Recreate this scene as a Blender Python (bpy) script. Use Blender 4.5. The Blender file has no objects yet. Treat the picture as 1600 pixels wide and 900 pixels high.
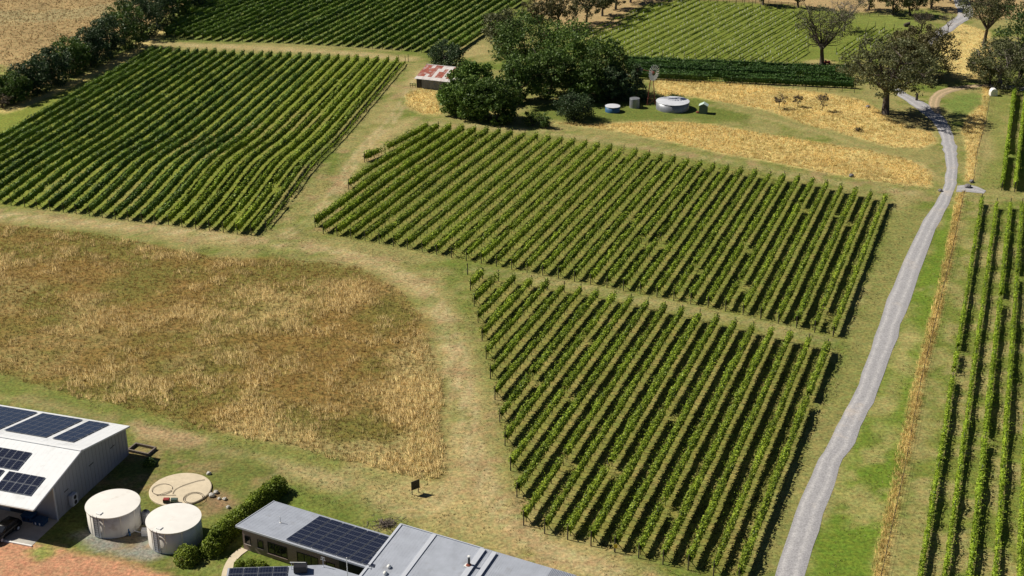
import bpy, math, random
import numpy as np
from mathutils import Vector, Matrix

# ------------------------------------------------------------------ camera, world, sun, exposure
scene = bpy.context.scene
COL = scene.collection
CAM_H, PITCH, FPX = 96.0, math.radians(24.0), 2130.0      # drone height, downward pitch, focal length for a 1600 px wide frame
cd = bpy.data.cameras.new('camera'); cam = bpy.data.objects.new('camera', cd); COL.objects.link(cam)
cd.sensor_width = 36.0; cd.lens = FPX / 1600 * 36.0; cd.clip_start = 1.0; cd.clip_end = 9000.0
cam.location = (0, 0, CAM_H); cam.rotation_euler = (math.pi / 2 - PITCH, 0, 0)
scene.camera = cam
SUN_EL, SHADOW_AZ = math.radians(45), math.radians(-19)    # shadows fall to the right and a little towards the camera
sun_dir = Vector((-math.cos(SHADOW_AZ) * math.cos(SUN_EL), -math.sin(SHADOW_AZ) * math.cos(SUN_EL), math.sin(SUN_EL)))
world = bpy.data.worlds.new('World'); scene.world = world; world.use_nodes = True
wn = world.node_tree.nodes; wl = world.node_tree.links
sky = wn.new('ShaderNodeTexSky'); sky.sky_type = 'NISHITA'; sky.sun_disc = False
sky.sun_elevation = SUN_EL; sky.sun_rotation = math.atan2(sun_dir.x, sun_dir.y) % (2 * math.pi)
sky.dust_density = .3; sky.air_density = .45; sky.altitude = 700
wl.new(sky.outputs[0], wn['Background'].inputs[0]); wn['Background'].inputs[1].default_value = 0.05
sd = bpy.data.lights.new('sun', 'SUN'); sd.energy = 5.0; sd.angle = math.radians(0.55); sd.color = (1.0, 0.93, 0.80)
sun = bpy.data.objects.new('sun', sd); COL.objects.link(sun); sun.location = (-100, 200, 150)
sun.rotation_euler = (-sun_dir).to_track_quat('-Z', 'Y').to_euler()
vs = scene.view_settings; vs.view_transform = 'Standard'; vs.look = 'None'; vs.exposure = 0.18; vs.gamma = 1.0
scene.render.engine = 'CYCLES'
try:
    scene.cycles.max_bounces = 6; scene.cycles.transparent_max_bounces = 4; scene.cycles.use_denoising = True
except Exception: pass

# ------------------------------------------------------------------ helpers
rng = np.random.default_rng(7); random.seed(7)
def hump(x, y):                                            # the low rise under the upper left vine block
    return 1.7 * np.exp(-(((x + 62) / 34) ** 2 + ((y - 277) / 15) ** 2))
def at(px, py, z=0.0):                                     # photograph pixel -> point of the ground plane at height z
    x, y = px - 800.0, py - 450.0
    d = (x, FPX * math.cos(PITCH) - y * math.sin(PITCH), -FPX * math.sin(PITCH) - y * math.cos(PITCH))
    t = (z - CAM_H) / d[2]
    return (d[0] * t, d[1] * t)
def ats(L, z=0.0): return np.array([at(p[0], p[1], z) for p in L])
def lin(r, g, b):
    f = lambda c: (c / 255 / 12.92) if c / 255 <= .04045 else ((c / 255 + .055) / 1.055) ** 2.4
    return (f(r), f(g), f(b))

_h = np.random.default_rng(3).random((256, 256))
def vnoise(x, y):
    xi = np.floor(x).astype(int); yi = np.floor(y).astype(int); fx = x - xi; fy = y - yi
    fx = fx * fx * (3 - 2 * fx); fy = fy * fy * (3 - 2 * fy)
    g = lambda i, j: _h[(xi + i) & 255, (yi + j) & 255]
    return (g(0, 0) * (1 - fx) + g(1, 0) * fx) * (1 - fy) + (g(0, 1) * (1 - fx) + g(1, 1) * fx) * fy
def fbm(x, y, s, o=4):                                     # about 0..1, feature size s metres
    v = 0; a = .5; t = 0
    for k in range(o):
        v = v + a * vnoise(x / s * 2 ** k + 17.3 * k, y / s * 2 ** k + 5.1 * k); t += a; a *= .55
    return v / t
def sstep(a, b, x):
    t = np.clip((x - a) / (b - a), 0, 1); return t * t * (3 - 2 * t)
def seg_dist(P, A, B):
    d = B - A; t = np.clip(((P - A) @ d) / max(d @ d, 1e-9), 0, 1)
    return np.linalg.norm(P - (A + t[:, None] * d), axis=1)
def poly_sd(P, poly):                                      # signed distance, negative inside
    D = np.full(len(P), 1e9); ins = np.zeros(len(P), bool); n = len(poly)
    for i in range(n):
        A, B = poly[i], poly[(i + 1) % n]
        D = np.minimum(D, seg_dist(P, A, B))
        c = ((A[1] > P[:, 1]) != (B[1] > P[:, 1]))
        with np.errstate(divide='ignore', invalid='ignore'):
            xi = (B[0] - A[0]) * (P[:, 1] - A[1]) / (B[1] - A[1] if B[1] != A[1] else 1e-9) + A[0]
        ins ^= c & (P[:, 0] < xi)
    return np.where(ins, -D, D)
def line_dist(P, L):
    D = np.full(len(P), 1e9)
    for i in range(len(L) - 1): D = np.minimum(D, seg_dist(P, L[i], L[i + 1]))
    return D
def smooth_line(L, n=6):                                   # Catmull-Rom through the points
    L = np.asarray(L, float); Q = np.vstack([2 * L[0] - L[1], L, 2 * L[-1] - L[-2]]); out = []
    for i in range(1, len(Q) - 2):
        for t in np.arange(n) / n:
            a, b, c, d = Q[i - 1], Q[i], Q[i + 1], Q[i + 2]
            out.append(.5 * (2 * b + (c - a) * t + (2 * a - 5 * b + 4 * c - d) * t * t + (3 * b - a - 3 * c + d) * t ** 3))
    out.append(L[-1]); return np.array(out)

def np_mesh(name, V, Fa, mats, col=None, smooth=False, midx=None, nrm=None):
    """V (N,3); Fa (M,k) one polygon size, or a list of such arrays"""
    if not isinstance(Fa, (list, tuple)): Fa = [Fa]
    Fa = [np.asarray(f, np.int32) for f in Fa if len(f)]
    me = bpy.data.meshes.new(name); V = np.asarray(V, np.float32)
    me.vertices.add(len(V)); me.vertices.foreach_set('co', V.ravel())
    li = np.concatenate([f.ravel() for f in Fa]); tot = np.concatenate([np.full(len(f), f.shape[1], np.int32) for f in Fa])
    st = np.concatenate([[0], np.cumsum(tot)[:-1]]).astype(np.int32)
    me.loops.add(len(li)); me.loops.foreach_set('vertex_index', li)
    me.polygons.add(len(tot)); me.polygons.foreach_set('loop_start', st); me.polygons.foreach_set('loop_total', tot)
    if midx is not None: me.polygons.foreach_set('material_index', np.asarray(midx, np.int32))
    if smooth or nrm is not None: me.polygons.foreach_set('use_smooth', np.ones(len(tot), bool))
    me.update(calc_edges=True)
    if nrm is not None: me.normals_split_custom_set_from_vertices(np.asarray(nrm, np.float32))
    if col is not None:
        a = me.attributes.new('Col', 'FLOAT_COLOR', 'POINT'); c = np.ones((len(V), 4), np.float32); c[:, :3] = col
        a.data.foreach_set('color', c.ravel())
    for m in (mats if isinstance(mats, (list, tuple)) else [mats]): me.materials.append(m)
    return me
ROOT = {}
def tag(o, label=None, cat=None, group=None, kind=None):
    if label: o['label'] = label
    if cat: o['category'] = cat
    if group: o['group'] = group
    if kind: o['kind'] = kind
    return o
def thing(name, loc, label, cat, group=None):              # an Empty at a thing's base
    o = bpy.data.objects.new(name, None); o.empty_display_size = .5; COL.objects.link(o)
    o.location = loc; ROOT[o] = Vector(loc)
    return tag(o, label, cat, group)
def put(name, me, parent=None, loc=(0, 0, 0), rot=None):   # links a mesh as an object; loc is relative to the parent
    o = bpy.data.objects.new(name, me); COL.objects.link(o); o.location = loc
    if rot is not None: o.rotation_euler = rot
    if parent is not None:
        o.parent = parent; ROOT[o] = ROOT[parent] + Vector(loc)
    else: ROOT[o] = Vector(loc)
    return o
class MB:
    """collects shapes in world coordinates; build() links them as one mesh"""
    def __init__(s): s.v = []; s.f = []; s.m = []; s.cur = 0
    def poly(s, pts, flip=False):
        b = len(s.v); s.v += [tuple(p) for p in pts]; i = list(range(b, b + len(pts)))
        s.f.append(i[::-1] if flip else i); s.m.append(s.cur); return s
    def box(s, c, half, ax=((1, 0, 0), (0, 1, 0), (0, 0, 1))):
        c = Vector(c); ax = [Vector(a) for a in ax]; b = len(s.v)
        for sx in (-1, 1):
            for sy in (-1, 1):
                for sz in (-1, 1): s.v.append(tuple(c + ax[0] * sx * half[0] + ax[1] * sy * half[1] + ax[2] * sz * half[2]))
        for q in ((0, 1, 3, 2), (4, 6, 7, 5), (0, 4, 5, 1), (2, 3, 7, 6), (0, 2, 6, 4), (1, 5, 7, 3)):
            s.f.append([b + k for k in q]); s.m.append(s.cur)
        return s
    def prism(s, base, top):                               # two matching polygons
        b = len(s.v); n = len(base); s.v += [tuple(p) for p in base] + [tuple(p) for p in top]
        s.f.append([b + k for k in range(n)][::-1]); s.f.append([b + n + k for k in range(n)]); s.m += [s.cur] * 2
        for k in range(n):
            j = (k + 1) % n; s.f.append([b + k, b + j, b + n + j, b + n + k]); s.m.append(s.cur)
        return s
    def tube(s, pts, rad, n=6, cap=True):
        pts = [Vector(p) for p in pts]; rad = rad if isinstance(rad, (list, tuple)) else [rad] * len(pts); b = len(s.v)
        for i, p in enumerate(pts):
            d = (pts[min(i + 1, len(pts) - 1)] - pts[max(i - 1, 0)]).normalized()
            u = d.cross(Vector((0, 0, 1)) if abs(d.z) < .9 else Vector((1, 0, 0))).normalized(); w = d.cross(u)
            for k in range(n):
                a = 2 * math.pi * k / n; s.v.append(tuple(p + (u * math.cos(a) + w * math.sin(a)) * rad[i]))
        for i in range(len(pts) - 1):
            for k in range(n):
                j = (k + 1) % n; s.f.append([b + i * n + k, b + i * n + j, b + (i + 1) * n + j, b + (i + 1) * n + k]); s.m.append(s.cur)
        if cap:
            s.f.append([b + k for k in range(n)]); s.f.append([b + (len(pts) - 1) * n + k for k in range(n)][::-1]); s.m += [s.cur] * 2
        return s
    def lathe(s, c, prof, n=40):                           # prof: (radius, z) from bottom to top
        b = len(s.v); c = Vector(c)
        for r, z in prof:
            for k in range(n):
                a = 2 * math.pi * k / n; s.v.append((c.x + r * math.cos(a), c.y + r * math.sin(a), c.z + z))
        for i in range(len(prof) - 1):
            for k in range(n):
                j = (k + 1) % n; s.f.append([b + i * n + k, b + i * n + j, b + (i + 1) * n + j, b + (i + 1) * n + k]); s.m.append(s.cur)
        if prof[-1][0] > 1e-4: s.f.append([b + (len(prof) - 1) * n + k for k in range(n)]); s.m.append(s.cur)
        return s
    def build(s, name, mats, parent=None, smooth=False, org=None):
        o0 = ROOT[parent] if parent is not None else Vector(org if org is not None else (0, 0, 0))
        me = bpy.data.meshes.new(name); me.from_pydata([tuple(Vector(p) - o0) for p in s.v], [], s.f)
        for m in (mats if isinstance(mats, (list, tuple)) else [mats]): me.materials.append(m)
        me.polygons.foreach_set('material_index', s.m)
        if smooth: me.polygons.foreach_set('use_smooth', [len(f) <= 4 for f in s.f])
        me.update()
        return put(name, me, parent, (0, 0, 0) if parent is not None else tuple(o0))

# ------------------------------------------------------------------ materials
def new_mat(name):
    m = bpy.data.materials.new(name); m.use_nodes = True; nt = m.node_tree
    return m, nt, nt.nodes['Principled BSDF'], nt.nodes['Material Output']
def N(nt, t, **kw):
    n = nt.nodes.new(t)
    for k, v in kw.items():
        if k.startswith('i_'): n.inputs[int(k[2:])].default_value = v
        else: setattr(n, k, v)
    return n
def noise_node(nt, scale, detail=4, rough=.6, coord='pos', stretch=None):
    g = N(nt, 'ShaderNodeNewGeometry') if coord == 'pos' else N(nt, 'ShaderNodeTexCoord')
    out = g.outputs['Position'] if coord == 'pos' else g.outputs['Object']
    if stretch:
        mp = N(nt, 'ShaderNodeMapping'); mp.inputs['Scale'].default_value = stretch; nt.links.new(out, mp.inputs[0]); out = mp.outputs[0]
    n = N(nt, 'ShaderNodeTexNoise'); n.inputs['Scale'].default_value = scale; n.inputs['Detail'].default_value = detail
    n.inputs['Roughness'].default_value = rough; nt.links.new(out, n.inputs['Vector']); return n
def ramp(nt, src, stops):
    r = N(nt, 'ShaderNodeValToRGB'); e = r.color_ramp.elements
    while len(e) < len(stops): e.new(.5)
    for k, (p, c) in enumerate(stops): e[k].position = p; e[k].color = (*c, 1) if len(c) == 3 else c
    nt.links.new(src, r.inputs[0]); return r
def mixc(nt, fac, a, b, mode='MIX'):
    m = N(nt, 'ShaderNodeMix', data_type='RGBA', blend_type=mode)
    for s, v in ((0, fac), (6, a), (7, b)):
        if hasattr(v, 'links') or isinstance(v, bpy.types.NodeSocket): nt.links.new(v, m.inputs[s])
        else: m.inputs[s].default_value = v if s == 0 else ((*v, 1) if len(v) == 3 else v)
    return m.outputs[2]
def paint(name, c, rough=.5, metal=0.0, var=.12, scale=3.0, stretch=None, bump=0.0, dirt=None, spec=.4):
    m, nt, bs, out = new_mat(name)
    n = noise_node(nt, scale, 4, .6, 'pos', stretch)
    r = ramp(nt, n.outputs[0], [(.3, tuple(x * (1 - var) for x in c)), (.7, tuple(min(1, x * (1 + var)) for x in c))])
    o = r.outputs[0]
    if dirt:
        n2 = noise_node(nt, dirt[1], 5, .65); r2 = ramp(nt, n2.outputs[0], [(dirt[2], (0, 0, 0)), (min(.99, dirt[2] + .18), (1, 1, 1))])
        o = mixc(nt, r2.outputs[0], o, dirt[0])
    nt.links.new(o, bs.inputs['Base Color']); bs.inputs['Roughness'].default_value = rough; bs.inputs['Metallic'].default_value = metal
    bs.inputs['Specular IOR Level'].default_value = spec
    if bump:
        b = N(nt, 'ShaderNodeBump'); b.inputs['Strength'].default_value = 1; b.inputs['Distance'].default_value = bump
        nt.links.new(n.outputs[0], b.inputs['Height']); nt.links.new(b.outputs[0], bs.inputs['Normal'])
    return m
def leaf_mat(name, stops, transl=.28, patch=(.25, .5), rough=.55):
    """stops: colours picked per leaf; patch: slow brightness drift (amount, scale)"""
    m, nt, bs, out = new_mat(name)
    g = N(nt, 'ShaderNodeNewGeometry')
    r = ramp(nt, g.outputs['Random Per Island'], [(k / max(1, len(stops) - 1), c) for k, c in enumerate(stops)])
    n = noise_node(nt, patch[1], 3, .6); pr = ramp(nt, n.outputs[0], [(.3, (1 - patch[0],) * 3), (.7, (1 + patch[0],) * 3)])
    c = mixc(nt, 1.0, r.outputs[0], pr.outputs[0], 'MULTIPLY')
    nt.links.new(c, bs.inputs['Base Color']); bs.inputs['Roughness'].default_value = rough; bs.inputs['Specular IOR Level'].default_value = .25
    t = N(nt, 'ShaderNodeBsdfTranslucent'); nt.links.new(c, t.inputs[0])
    mx = N(nt, 'ShaderNodeMixShader'); mx.inputs[0].default_value = transl
    nt.links.new(bs.outputs[0], mx.inputs[1]); nt.links.new(t.outputs[0], mx.inputs[2]); nt.links.new(mx.outputs[0], out.inputs[0])
    return m
def attr_mat(name, var, scale, bump=0.0, transl=0.0, rough=.9, fine=None, hue=None):
    m, nt, bs, out = new_mat(name)
    a = N(nt, 'ShaderNodeAttribute', attribute_name='Col'); c = a.outputs['Color']
    n = noise_node(nt, scale, 6, .68)
    r = ramp(nt, n.outputs[0], [(.28, (1 - var,) * 3), (.5, (1, 1, 1)), (.72, (1 + var,) * 3)])
    c = mixc(nt, 1.0, c, r.outputs[0], 'MULTIPLY')
    if hue:
        n3 = noise_node(nt, hue[0], 5, .7); r3 = ramp(nt, n3.outputs[0], [(.36, hue[1]), (.64, hue[2])]); c = mixc(nt, 1.0, c, r3.outputs[0], 'MULTIPLY')
    if fine:
        n2 = noise_node(nt, fine[0], 4, .7); r2 = ramp(nt, n2.outputs[0], [(.3, (1 - fine[1],) * 3), (.7, (1 + fine[1],) * 3)]); c = mixc(nt, 1.0, c, r2.outputs[0], 'MULTIPLY')
    nt.links.new(c, bs.inputs['Base Color']); bs.inputs['Roughness'].default_value = rough; bs.inputs['Specular IOR Level'].default_value = .15
    if bump:
        b = N(nt, 'ShaderNodeBump'); b.inputs['Strength'].default_value = 1; b.inputs['Distance'].default_value = bump
        nt.links.new((noise_node(nt, fine[0] if fine else scale, 5, .7)).outputs[0], b.inputs['Height']); nt.links.new(b.outputs[0], bs.inputs['Normal'])
    if transl:
        t = N(nt, 'ShaderNodeBsdfTranslucent'); nt.links.new(c, t.inputs[0]); mx = N(nt, 'ShaderNodeMixShader'); mx.inputs[0].default_value = transl
        nt.links.new(bs.outputs[0], mx.inputs[1]); nt.links.new(t.outputs[0], mx.inputs[2]); nt.links.new(mx.outputs[0], out.inputs[0])
    return m

M = {}
M['ground'] = attr_mat('ground_grass', .22, .35, bump=.09, fine=(2.2, .5), hue=(.9, (1.12, 1.0, .96), (.86, 1.0, .92)))
M['tuft'] = attr_mat('dry_grass', .10, 1.5, transl=.25, rough=.8)
M['bark'] = paint('bark', (.075, .06, .05), .9, var=.35, scale=2.5, stretch=(1, 1, .25), bump=.03)
M['bark_pale'] = paint('pale_bark', (.22, .19, .165), .85, var=.4, scale=1.6, stretch=(1, 1, .3), bump=.02)
M['post'] = paint('weathered_post', (.06, .05, .042), .9, var=.3, scale=4)
M['steel_post'] = paint('steel_post', (.16, .15, .14), .6, var=.2, scale=6)
M['white_roof'] = paint('white_roof_sheet', (.80, .82, .85), .38, var=.03, scale=1.2, dirt=((.60, .61, .61), .25, .55))
M['shed_wall'] = paint('grey_wall_sheet', (.27, .285, .33), .5, var=.06, scale=.8, stretch=(1, 1, .2))
M['grey_roof'] = paint('blue_grey_roof_sheet', (.36, .39, .46), .42, var=.10, scale=.7, dirt=((.27, .28, .31), .3, .56))
M['grey_trim'] = paint('pale_trim', (.50, .53, .60), .4, var=.04)
M['brick'] = None
M['dark_wall'] = paint('navy_cladding', (.022, .028, .042), .5, var=.1)
M['dark'] = paint('dark_metal', (.018, .018, .022), .45, var=.2)
M['black'] = paint('black_paint', (.006, .006, .008), .22, var=.1, spec=.6)
M['glass'] = paint('window_glass', (.012, .014, .018), .08, var=.05, spec=.8)
M['white'] = paint('white_paint', (.78, .78, .77), .5, var=.04)
M['tank'] = paint('cream_tank_wall', (.69, .665, .62), .6, var=.07, scale=1.2, stretch=(1, 1, .25), dirt=((.44, .39, .32), .6, .55))
M['tank_top'] = paint('cream_tank_lid', (.78, .76, .73), .6, var=.04, scale=.7, dirt=((.64, .60, .55), .6, .58))
M['slab'] = paint('sandy_concrete', (.62, .53, .39), .85, var=.1, scale=1.3, dirt=((.42, .34, .23), .7, .6))
M['hose'] = paint('dark_hose', (.11, .085, .065), .6)
M['concrete'] = paint('concrete', (.42, .40, .37), .85, var=.14, scale=1.0)
M['galv'] = paint('galvanised_sheet', (.26, .275, .31), .42, metal=.35, var=.16, scale=1.2, stretch=(1, 1, .2), dirt=((.20, .18, .17), .6, .6))
M['galv_top'] = paint('galvanised_lid', (.62, .64, .70), .45, var=.1, scale=.6, dirt=((.25, .25, .30), .35, .56))
M['blue'] = paint('blue_tank', (.035, .12, .26), .5, var=.15, dirt=((.10, .16, .24), .9, .6))
M['bin_blue'] = paint('blue_plastic', (.012, .05, .13), .45)
M['rust'] = paint('rust', (.20, .05, .03), .8, var=.4, scale=2.0)
M['rust_sheet'] = paint('rusted_sheet', (.29, .075, .05), .7, var=.3, scale=1.2, stretch=(1, 1, 1), dirt=((.55, .48, .46), .9, .52))
M['zinc_sheet'] = paint('weathered_zinc_sheet', (.60, .56, .55), .6, var=.12, scale=.9, dirt=((.34, .11, .075), .8, .57))
M['grey_board'] = paint('grey_boards', (.21, .22, .26), .8, var=.35, scale=1.4, stretch=(1, 1, .3))
M['green_tin'] = paint('green_tin', (.085, .13, .115), .5, var=.1)
M['mint'] = paint('pale_mint_roof', (.50, .62, .56), .5, var=.06)
M['red'] = paint('red_paint', (.30, .045, .04), .5)
M['yellow'] = paint('yellow_sign', (.65, .50, .02), .5)
M['stone'] = paint('pale_stone', (.55, .53, .50), .9, var=.2, scale=4)
M['twig'] = paint('dry_twigs', (.17, .14, .12), .9, var=.35, scale=4)
M['rock'] = paint('grey_rock', (.20, .19, .20), .9, var=.25, scale=2)
M['frame'] = paint('panel_frame', (.30, .32, .36), .4, metal=.4)
def brick_mat():
    m, nt, bs, out = new_mat('mauve_brick'); tc = N(nt, 'ShaderNodeTexCoord'); b = N(nt, 'ShaderNodeTexBrick')
    mp = N(nt, 'ShaderNodeMapping'); mp.inputs['Rotation'].default_value = (math.pi / 2, 0, 0); nt.links.new(tc.outputs['Object'], mp.inputs[0]); nt.links.new(mp.outputs[0], b.inputs[0])
    b.inputs['Color1'].default_value = (.21, .15, .13, 1); b.inputs['Color2'].default_value = (.27, .20, .17, 1); b.inputs['Mortar'].default_value = (.34, .30, .27, 1)
    b.inputs['Scale'].default_value = 1; b.inputs['Brick Width'].default_value = .24; b.inputs['Row Height'].default_value = .086; b.inputs['Mortar Size'].default_value = .008
    nt.links.new(b.outputs[0], bs.inputs['Base Color']); bs.inputs['Roughness'].default_value = .85; return m
M['brick'] = brick_mat()
def panel_mat():
    m, nt, bs, out = new_mat('solar_cells'); tc = N(nt, 'ShaderNodeTexCoord'); b = N(nt, 'ShaderNodeTexBrick'); b.offset = 0
    nt.links.new(tc.outputs['Object'], b.inputs[0])
    b.inputs['Color1'].default_value = (.010, .013, .030, 1); b.inputs['Color2'].default_value = (.014, .018, .038, 1); b.inputs['Mortar'].default_value = (.075, .085, .12, 1)
    b.inputs['Scale'].default_value = 1; b.inputs['Brick Width'].default_value = .33; b.inputs['Row Height'].default_value = .33; b.inputs['Mortar Size'].default_value = .012
    nt.links.new(b.outputs[0], bs.inputs['Base Color']); bs.inputs['Roughness'].default_value = .12; return m
M['cells'] = panel_mat()
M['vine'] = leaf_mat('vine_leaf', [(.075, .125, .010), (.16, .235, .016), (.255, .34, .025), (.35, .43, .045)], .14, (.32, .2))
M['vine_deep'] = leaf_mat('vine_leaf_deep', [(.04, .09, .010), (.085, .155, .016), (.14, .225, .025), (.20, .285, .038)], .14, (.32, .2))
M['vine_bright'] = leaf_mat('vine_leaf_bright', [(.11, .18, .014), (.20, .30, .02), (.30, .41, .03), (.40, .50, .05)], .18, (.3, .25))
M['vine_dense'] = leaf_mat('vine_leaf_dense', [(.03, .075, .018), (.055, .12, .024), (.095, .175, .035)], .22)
M['oak'] = leaf_mat('dark_tree_leaf', [(.04, .08, .016), (.07, .125, .022), (.105, .17, .034), (.15, .215, .05)], .22, (.3, .18))
M['oak_light'] = leaf_mat('mid_green_leaf', [(.05, .10, .018), (.095, .17, .028), (.145, .23, .042), (.20, .28, .06)], .24, (.3, .18))
M['cypress'] = leaf_mat('blue_green_leaf', [(.034, .062, .026), (.056, .096, .038), (.092, .135, .056)], .18, (.3, .2))
M['gum'] = leaf_mat('gum_leaf', [(.075, .088, .036), (.135, .148, .062), (.20, .205, .095)], .22, (.3, .2))
M['gum_brown'] = leaf_mat('brown_gum_leaf', [(.08, .075, .03), (.13, .12, .048), (.19, .165, .075)], .2, (.3, .25))
M['purple'] = leaf_mat('plum_leaf', [(.075, .06, .045), (.115, .09, .065), (.16, .13, .085)], .2)
M['hedge'] = leaf_mat('hedge_leaf', [(.10, .15, .015), (.18, .25, .024), (.28, .34, .04)], .25, (.3, .6))
M['bright_tree'] = leaf_mat('bright_tree_leaf', [(.03, .06, .012), (.055, .10, .02), (.08, .13, .03)], .2)

# ------------------------------------------------------------------ the ground: one sheet, its cover as albedo
def axis(fine_lo, fine_hi, stepf, far):
    a = [fine_lo]
    while a[-1] < fine_hi: a.append(a[-1] + stepf(a[-1]))
    lo = []; x = fine_lo; s = stepf(fine_lo)
    while x > -far: s *= 1.5; x -= s; lo.append(x)
    hi = []; x = a[-1]; s = stepf(x)
    while x < far: s *= 1.5; x += s; hi.append(x)
    return np.array(lo[::-1] + a + hi)
gx = axis(-200, 200, lambda v: .95, 4000); gy = axis(122, 470, lambda v: .75 + (v - 122) * .0042, 4000)
GX, GY = np.meshgrid(gx, gy); P2 = np.stack([GX.ravel(), GY.ravel()], 1)
px_, py_ = P2[:, 0], P2[:, 1]
near = (np.abs(px_) < 230) & (py_ > 100) & (py_ < 520)
nA = fbm(px_, py_, 22); nB = fbm(px_ + 91, py_ + 7, 6); nC = fbm(px_ + 33, py_ - 51, 2.2)
GREEN, TAN, STRAW, SOIL = np.array((.125, .16, .03)), np.array((.36, .29, .135)), np.array((.60, .47, .20)), np.array((.17, .12, .065))
w = sstep(.42, .58, nA * .4 + nB * .35 + nC * .25)[:, None]
gcol = (GREEN * 1.1) * (1 - w) + (GREEN * .45 + TAN * .6) * w
def zone(shape, color, soft=1.5, amp=2.0, op=1.0, width=None, noise=None, px=True):
    """paint the cover of a polygon, or of a band along a line, with a ragged edge"""
    global gcol
    S = ats(shape) if px else np.asarray(shape, float)
    lo, hi = S.min(0) - 14 - (width or 0), S.max(0) + 14 + (width or 0)
    k = np.where((px_ > lo[0]) & (px_ < hi[0]) & (py_ > lo[1]) & (py_ < hi[1]))[0]
    if not len(k): return
    Q = P2[k]; d = (line_dist(Q, S) - width) if width is not None else poly_sd(Q, S)
    d = d + (nB[k] - .5) * amp * 2 + (nC[k] - .5) * amp
    m = (1 - sstep(-soft, soft, d)) * op
    if noise: m = m * sstep(noise[0], noise[1], fbm(Q[:, 0] + 50, Q[:, 1] - 20, noise[2]))
    c = np.asarray(color)
    gcol[k] = gcol[k] * (1 - m[:, None]) + (c[None] if c.ndim == 1 else c[k]) * m[:, None]
MIX_GT = GREEN * .55 + TAN * .5
# blocks of vines: mown strips between the rows
MID_POLY = [(487, 362), (730, 408), (1024, 464), (1310, 528), (1350, 420), (1392, 318), (1250, 285), (1050, 243), (850, 212), (670, 200), (586, 243), (569, 278)]
LOW_POLY = [(730, 430), (800, 438), (1000, 478), (1300, 548), (1240, 720), (1160, 905), (820, 826), (790, 690), (760, 560)]
zone(MID_POLY, (.185, .20, .045), 2, 1); zone(LOW_POLY, (.20, .20, .05), 2, 1)
for q_, o_ in ((MID_POLY, .3), (LOW_POLY, .45)): zone(q_, (.32, .26, .10), 2, 1, o_, noise=(.5, .62, 3.5))
zone([(-300, 300), (0, 322), (200, 340), (395, 368), (500, 230), (640, 92), (240, 78), (-300, 280)], (.20, .23, .04), 2, 1)
zone([(60, 300), (180, 260), (330, 205), (480, 165), (520, 190), (380, 270), (220, 330)], (.30, .245, .10), 3, 4, .5, noise=(.45, .6, 9))
zone([(235, 62), (500, 70), (720, 82), (860, -40), (250, -40)], (.165, .195, .05), 2, 1)
zone([(900, 80), (1000, 95), (1330, 100), (1430, 60), (1300, 0), (1040, -10)], (.165, .20, .038), 2, 1)
# mown tracks
zone([(0, 338), (200, 356), (400, 378), (520, 392), (600, 415), (665, 455), (705, 520), (725, 600), (735, 690), (770, 790), (850, 860), (980, 905)], TAN, 2.2, 2.2, .85, width=3.2)
zone([(400, 380), (540, 400), (640, 440), (690, 520), (710, 640), (730, 740)], TAN * 1.12, 1.0, 1.2, .7, width=.8)
zone([(480, 345), (520, 300), (560, 235), (590, 200), (650, 185), (615, 222), (560, 280), (500, 345)], TAN * 1.05, 2.5, 2.5, .9)
zone([(590, 190), (640, 130), (660, 108)], TAN, 1.5, 1.5, .7, width=1.5)
zone([(225, 68), (330, 72), (450, 77), (560, 84), (640, 92)], TAN * 1.02, 1.2, 1.5, .85, width=3.0)
zone([(700, 75), (760, 68), (770, 85), (720, 90)], TAN * 1.05, 1.5, 2, .7)
zone([(660, 192), (760, 196), (860, 205), (1000, 226), (1150, 252), (1300, 282), (1440, 305)], MIX_GT, 1.5, 1.5, .7, width=2.5)
zone([(640, 740), (720, 720), (800, 800), (850, 850), (1000, 905), (900, 905), (780, 860), (700, 840), (620, 800), (560, 760)], TAN * 1.1, 3, 3, .95)
zone([(440, 690), (560, 730), (620, 770), (640, 800), (560, 790), (450, 740), (380, 700), (300, 680)], TAN * .95 + GREEN * .1, 2, 3, .8)
zone([(1395, 330), (1420, 320), (1440, 300), (1400, 300)], TAN, 2, 2, .7)
zone([(1320, 560), (1400, 330), (1455, 330), (1330, 640), (1200, 900), (1165, 900), (1260, 700)], GREEN * .6 + TAN * .45, 1.5, 2.5, .8)
def ruts(line, half=.8, op=.75, c=np.array((.47, .375, .215))):                # a pair of worn wheel lines
    L = smooth_line(ats(line), 5); d = np.gradient(L, axis=0); d /= np.linalg.norm(d, axis=1)[:, None]; nn = np.column_stack([d[:, 1], -d[:, 0]])
    for sg in (-1, 1): zone(L + nn * half * sg, c, .55, .35, op, width=.42, px=False)
ruts([(0, 336), (200, 354), (400, 377), (520, 392), (600, 415), (665, 455), (705, 520), (725, 600), (738, 690), (775, 790), (850, 855), (980, 902)])
ruts([(440, 372), (490, 340), (530, 295), (575, 225), (610, 190), (645, 135), (662, 110)])
ruts([(690, 500), (705, 560), (712, 640), (718, 720), (690, 780), (640, 800), (560, 775), (470, 730), (380, 700), (300, 684), (215, 668)], op=.45)
ruts([(235, 68), (330, 72), (450, 78), (560, 85), (640, 94)], op=.5)
ruts([(660, 193), (760, 198), (860, 208), (1000, 230), (1150, 256), (1300, 285), (1440, 303)], op=.4)
ruts([(735, 420), (850, 438), (1000, 468), (1150, 498), (1300, 535)], op=.3)
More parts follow.
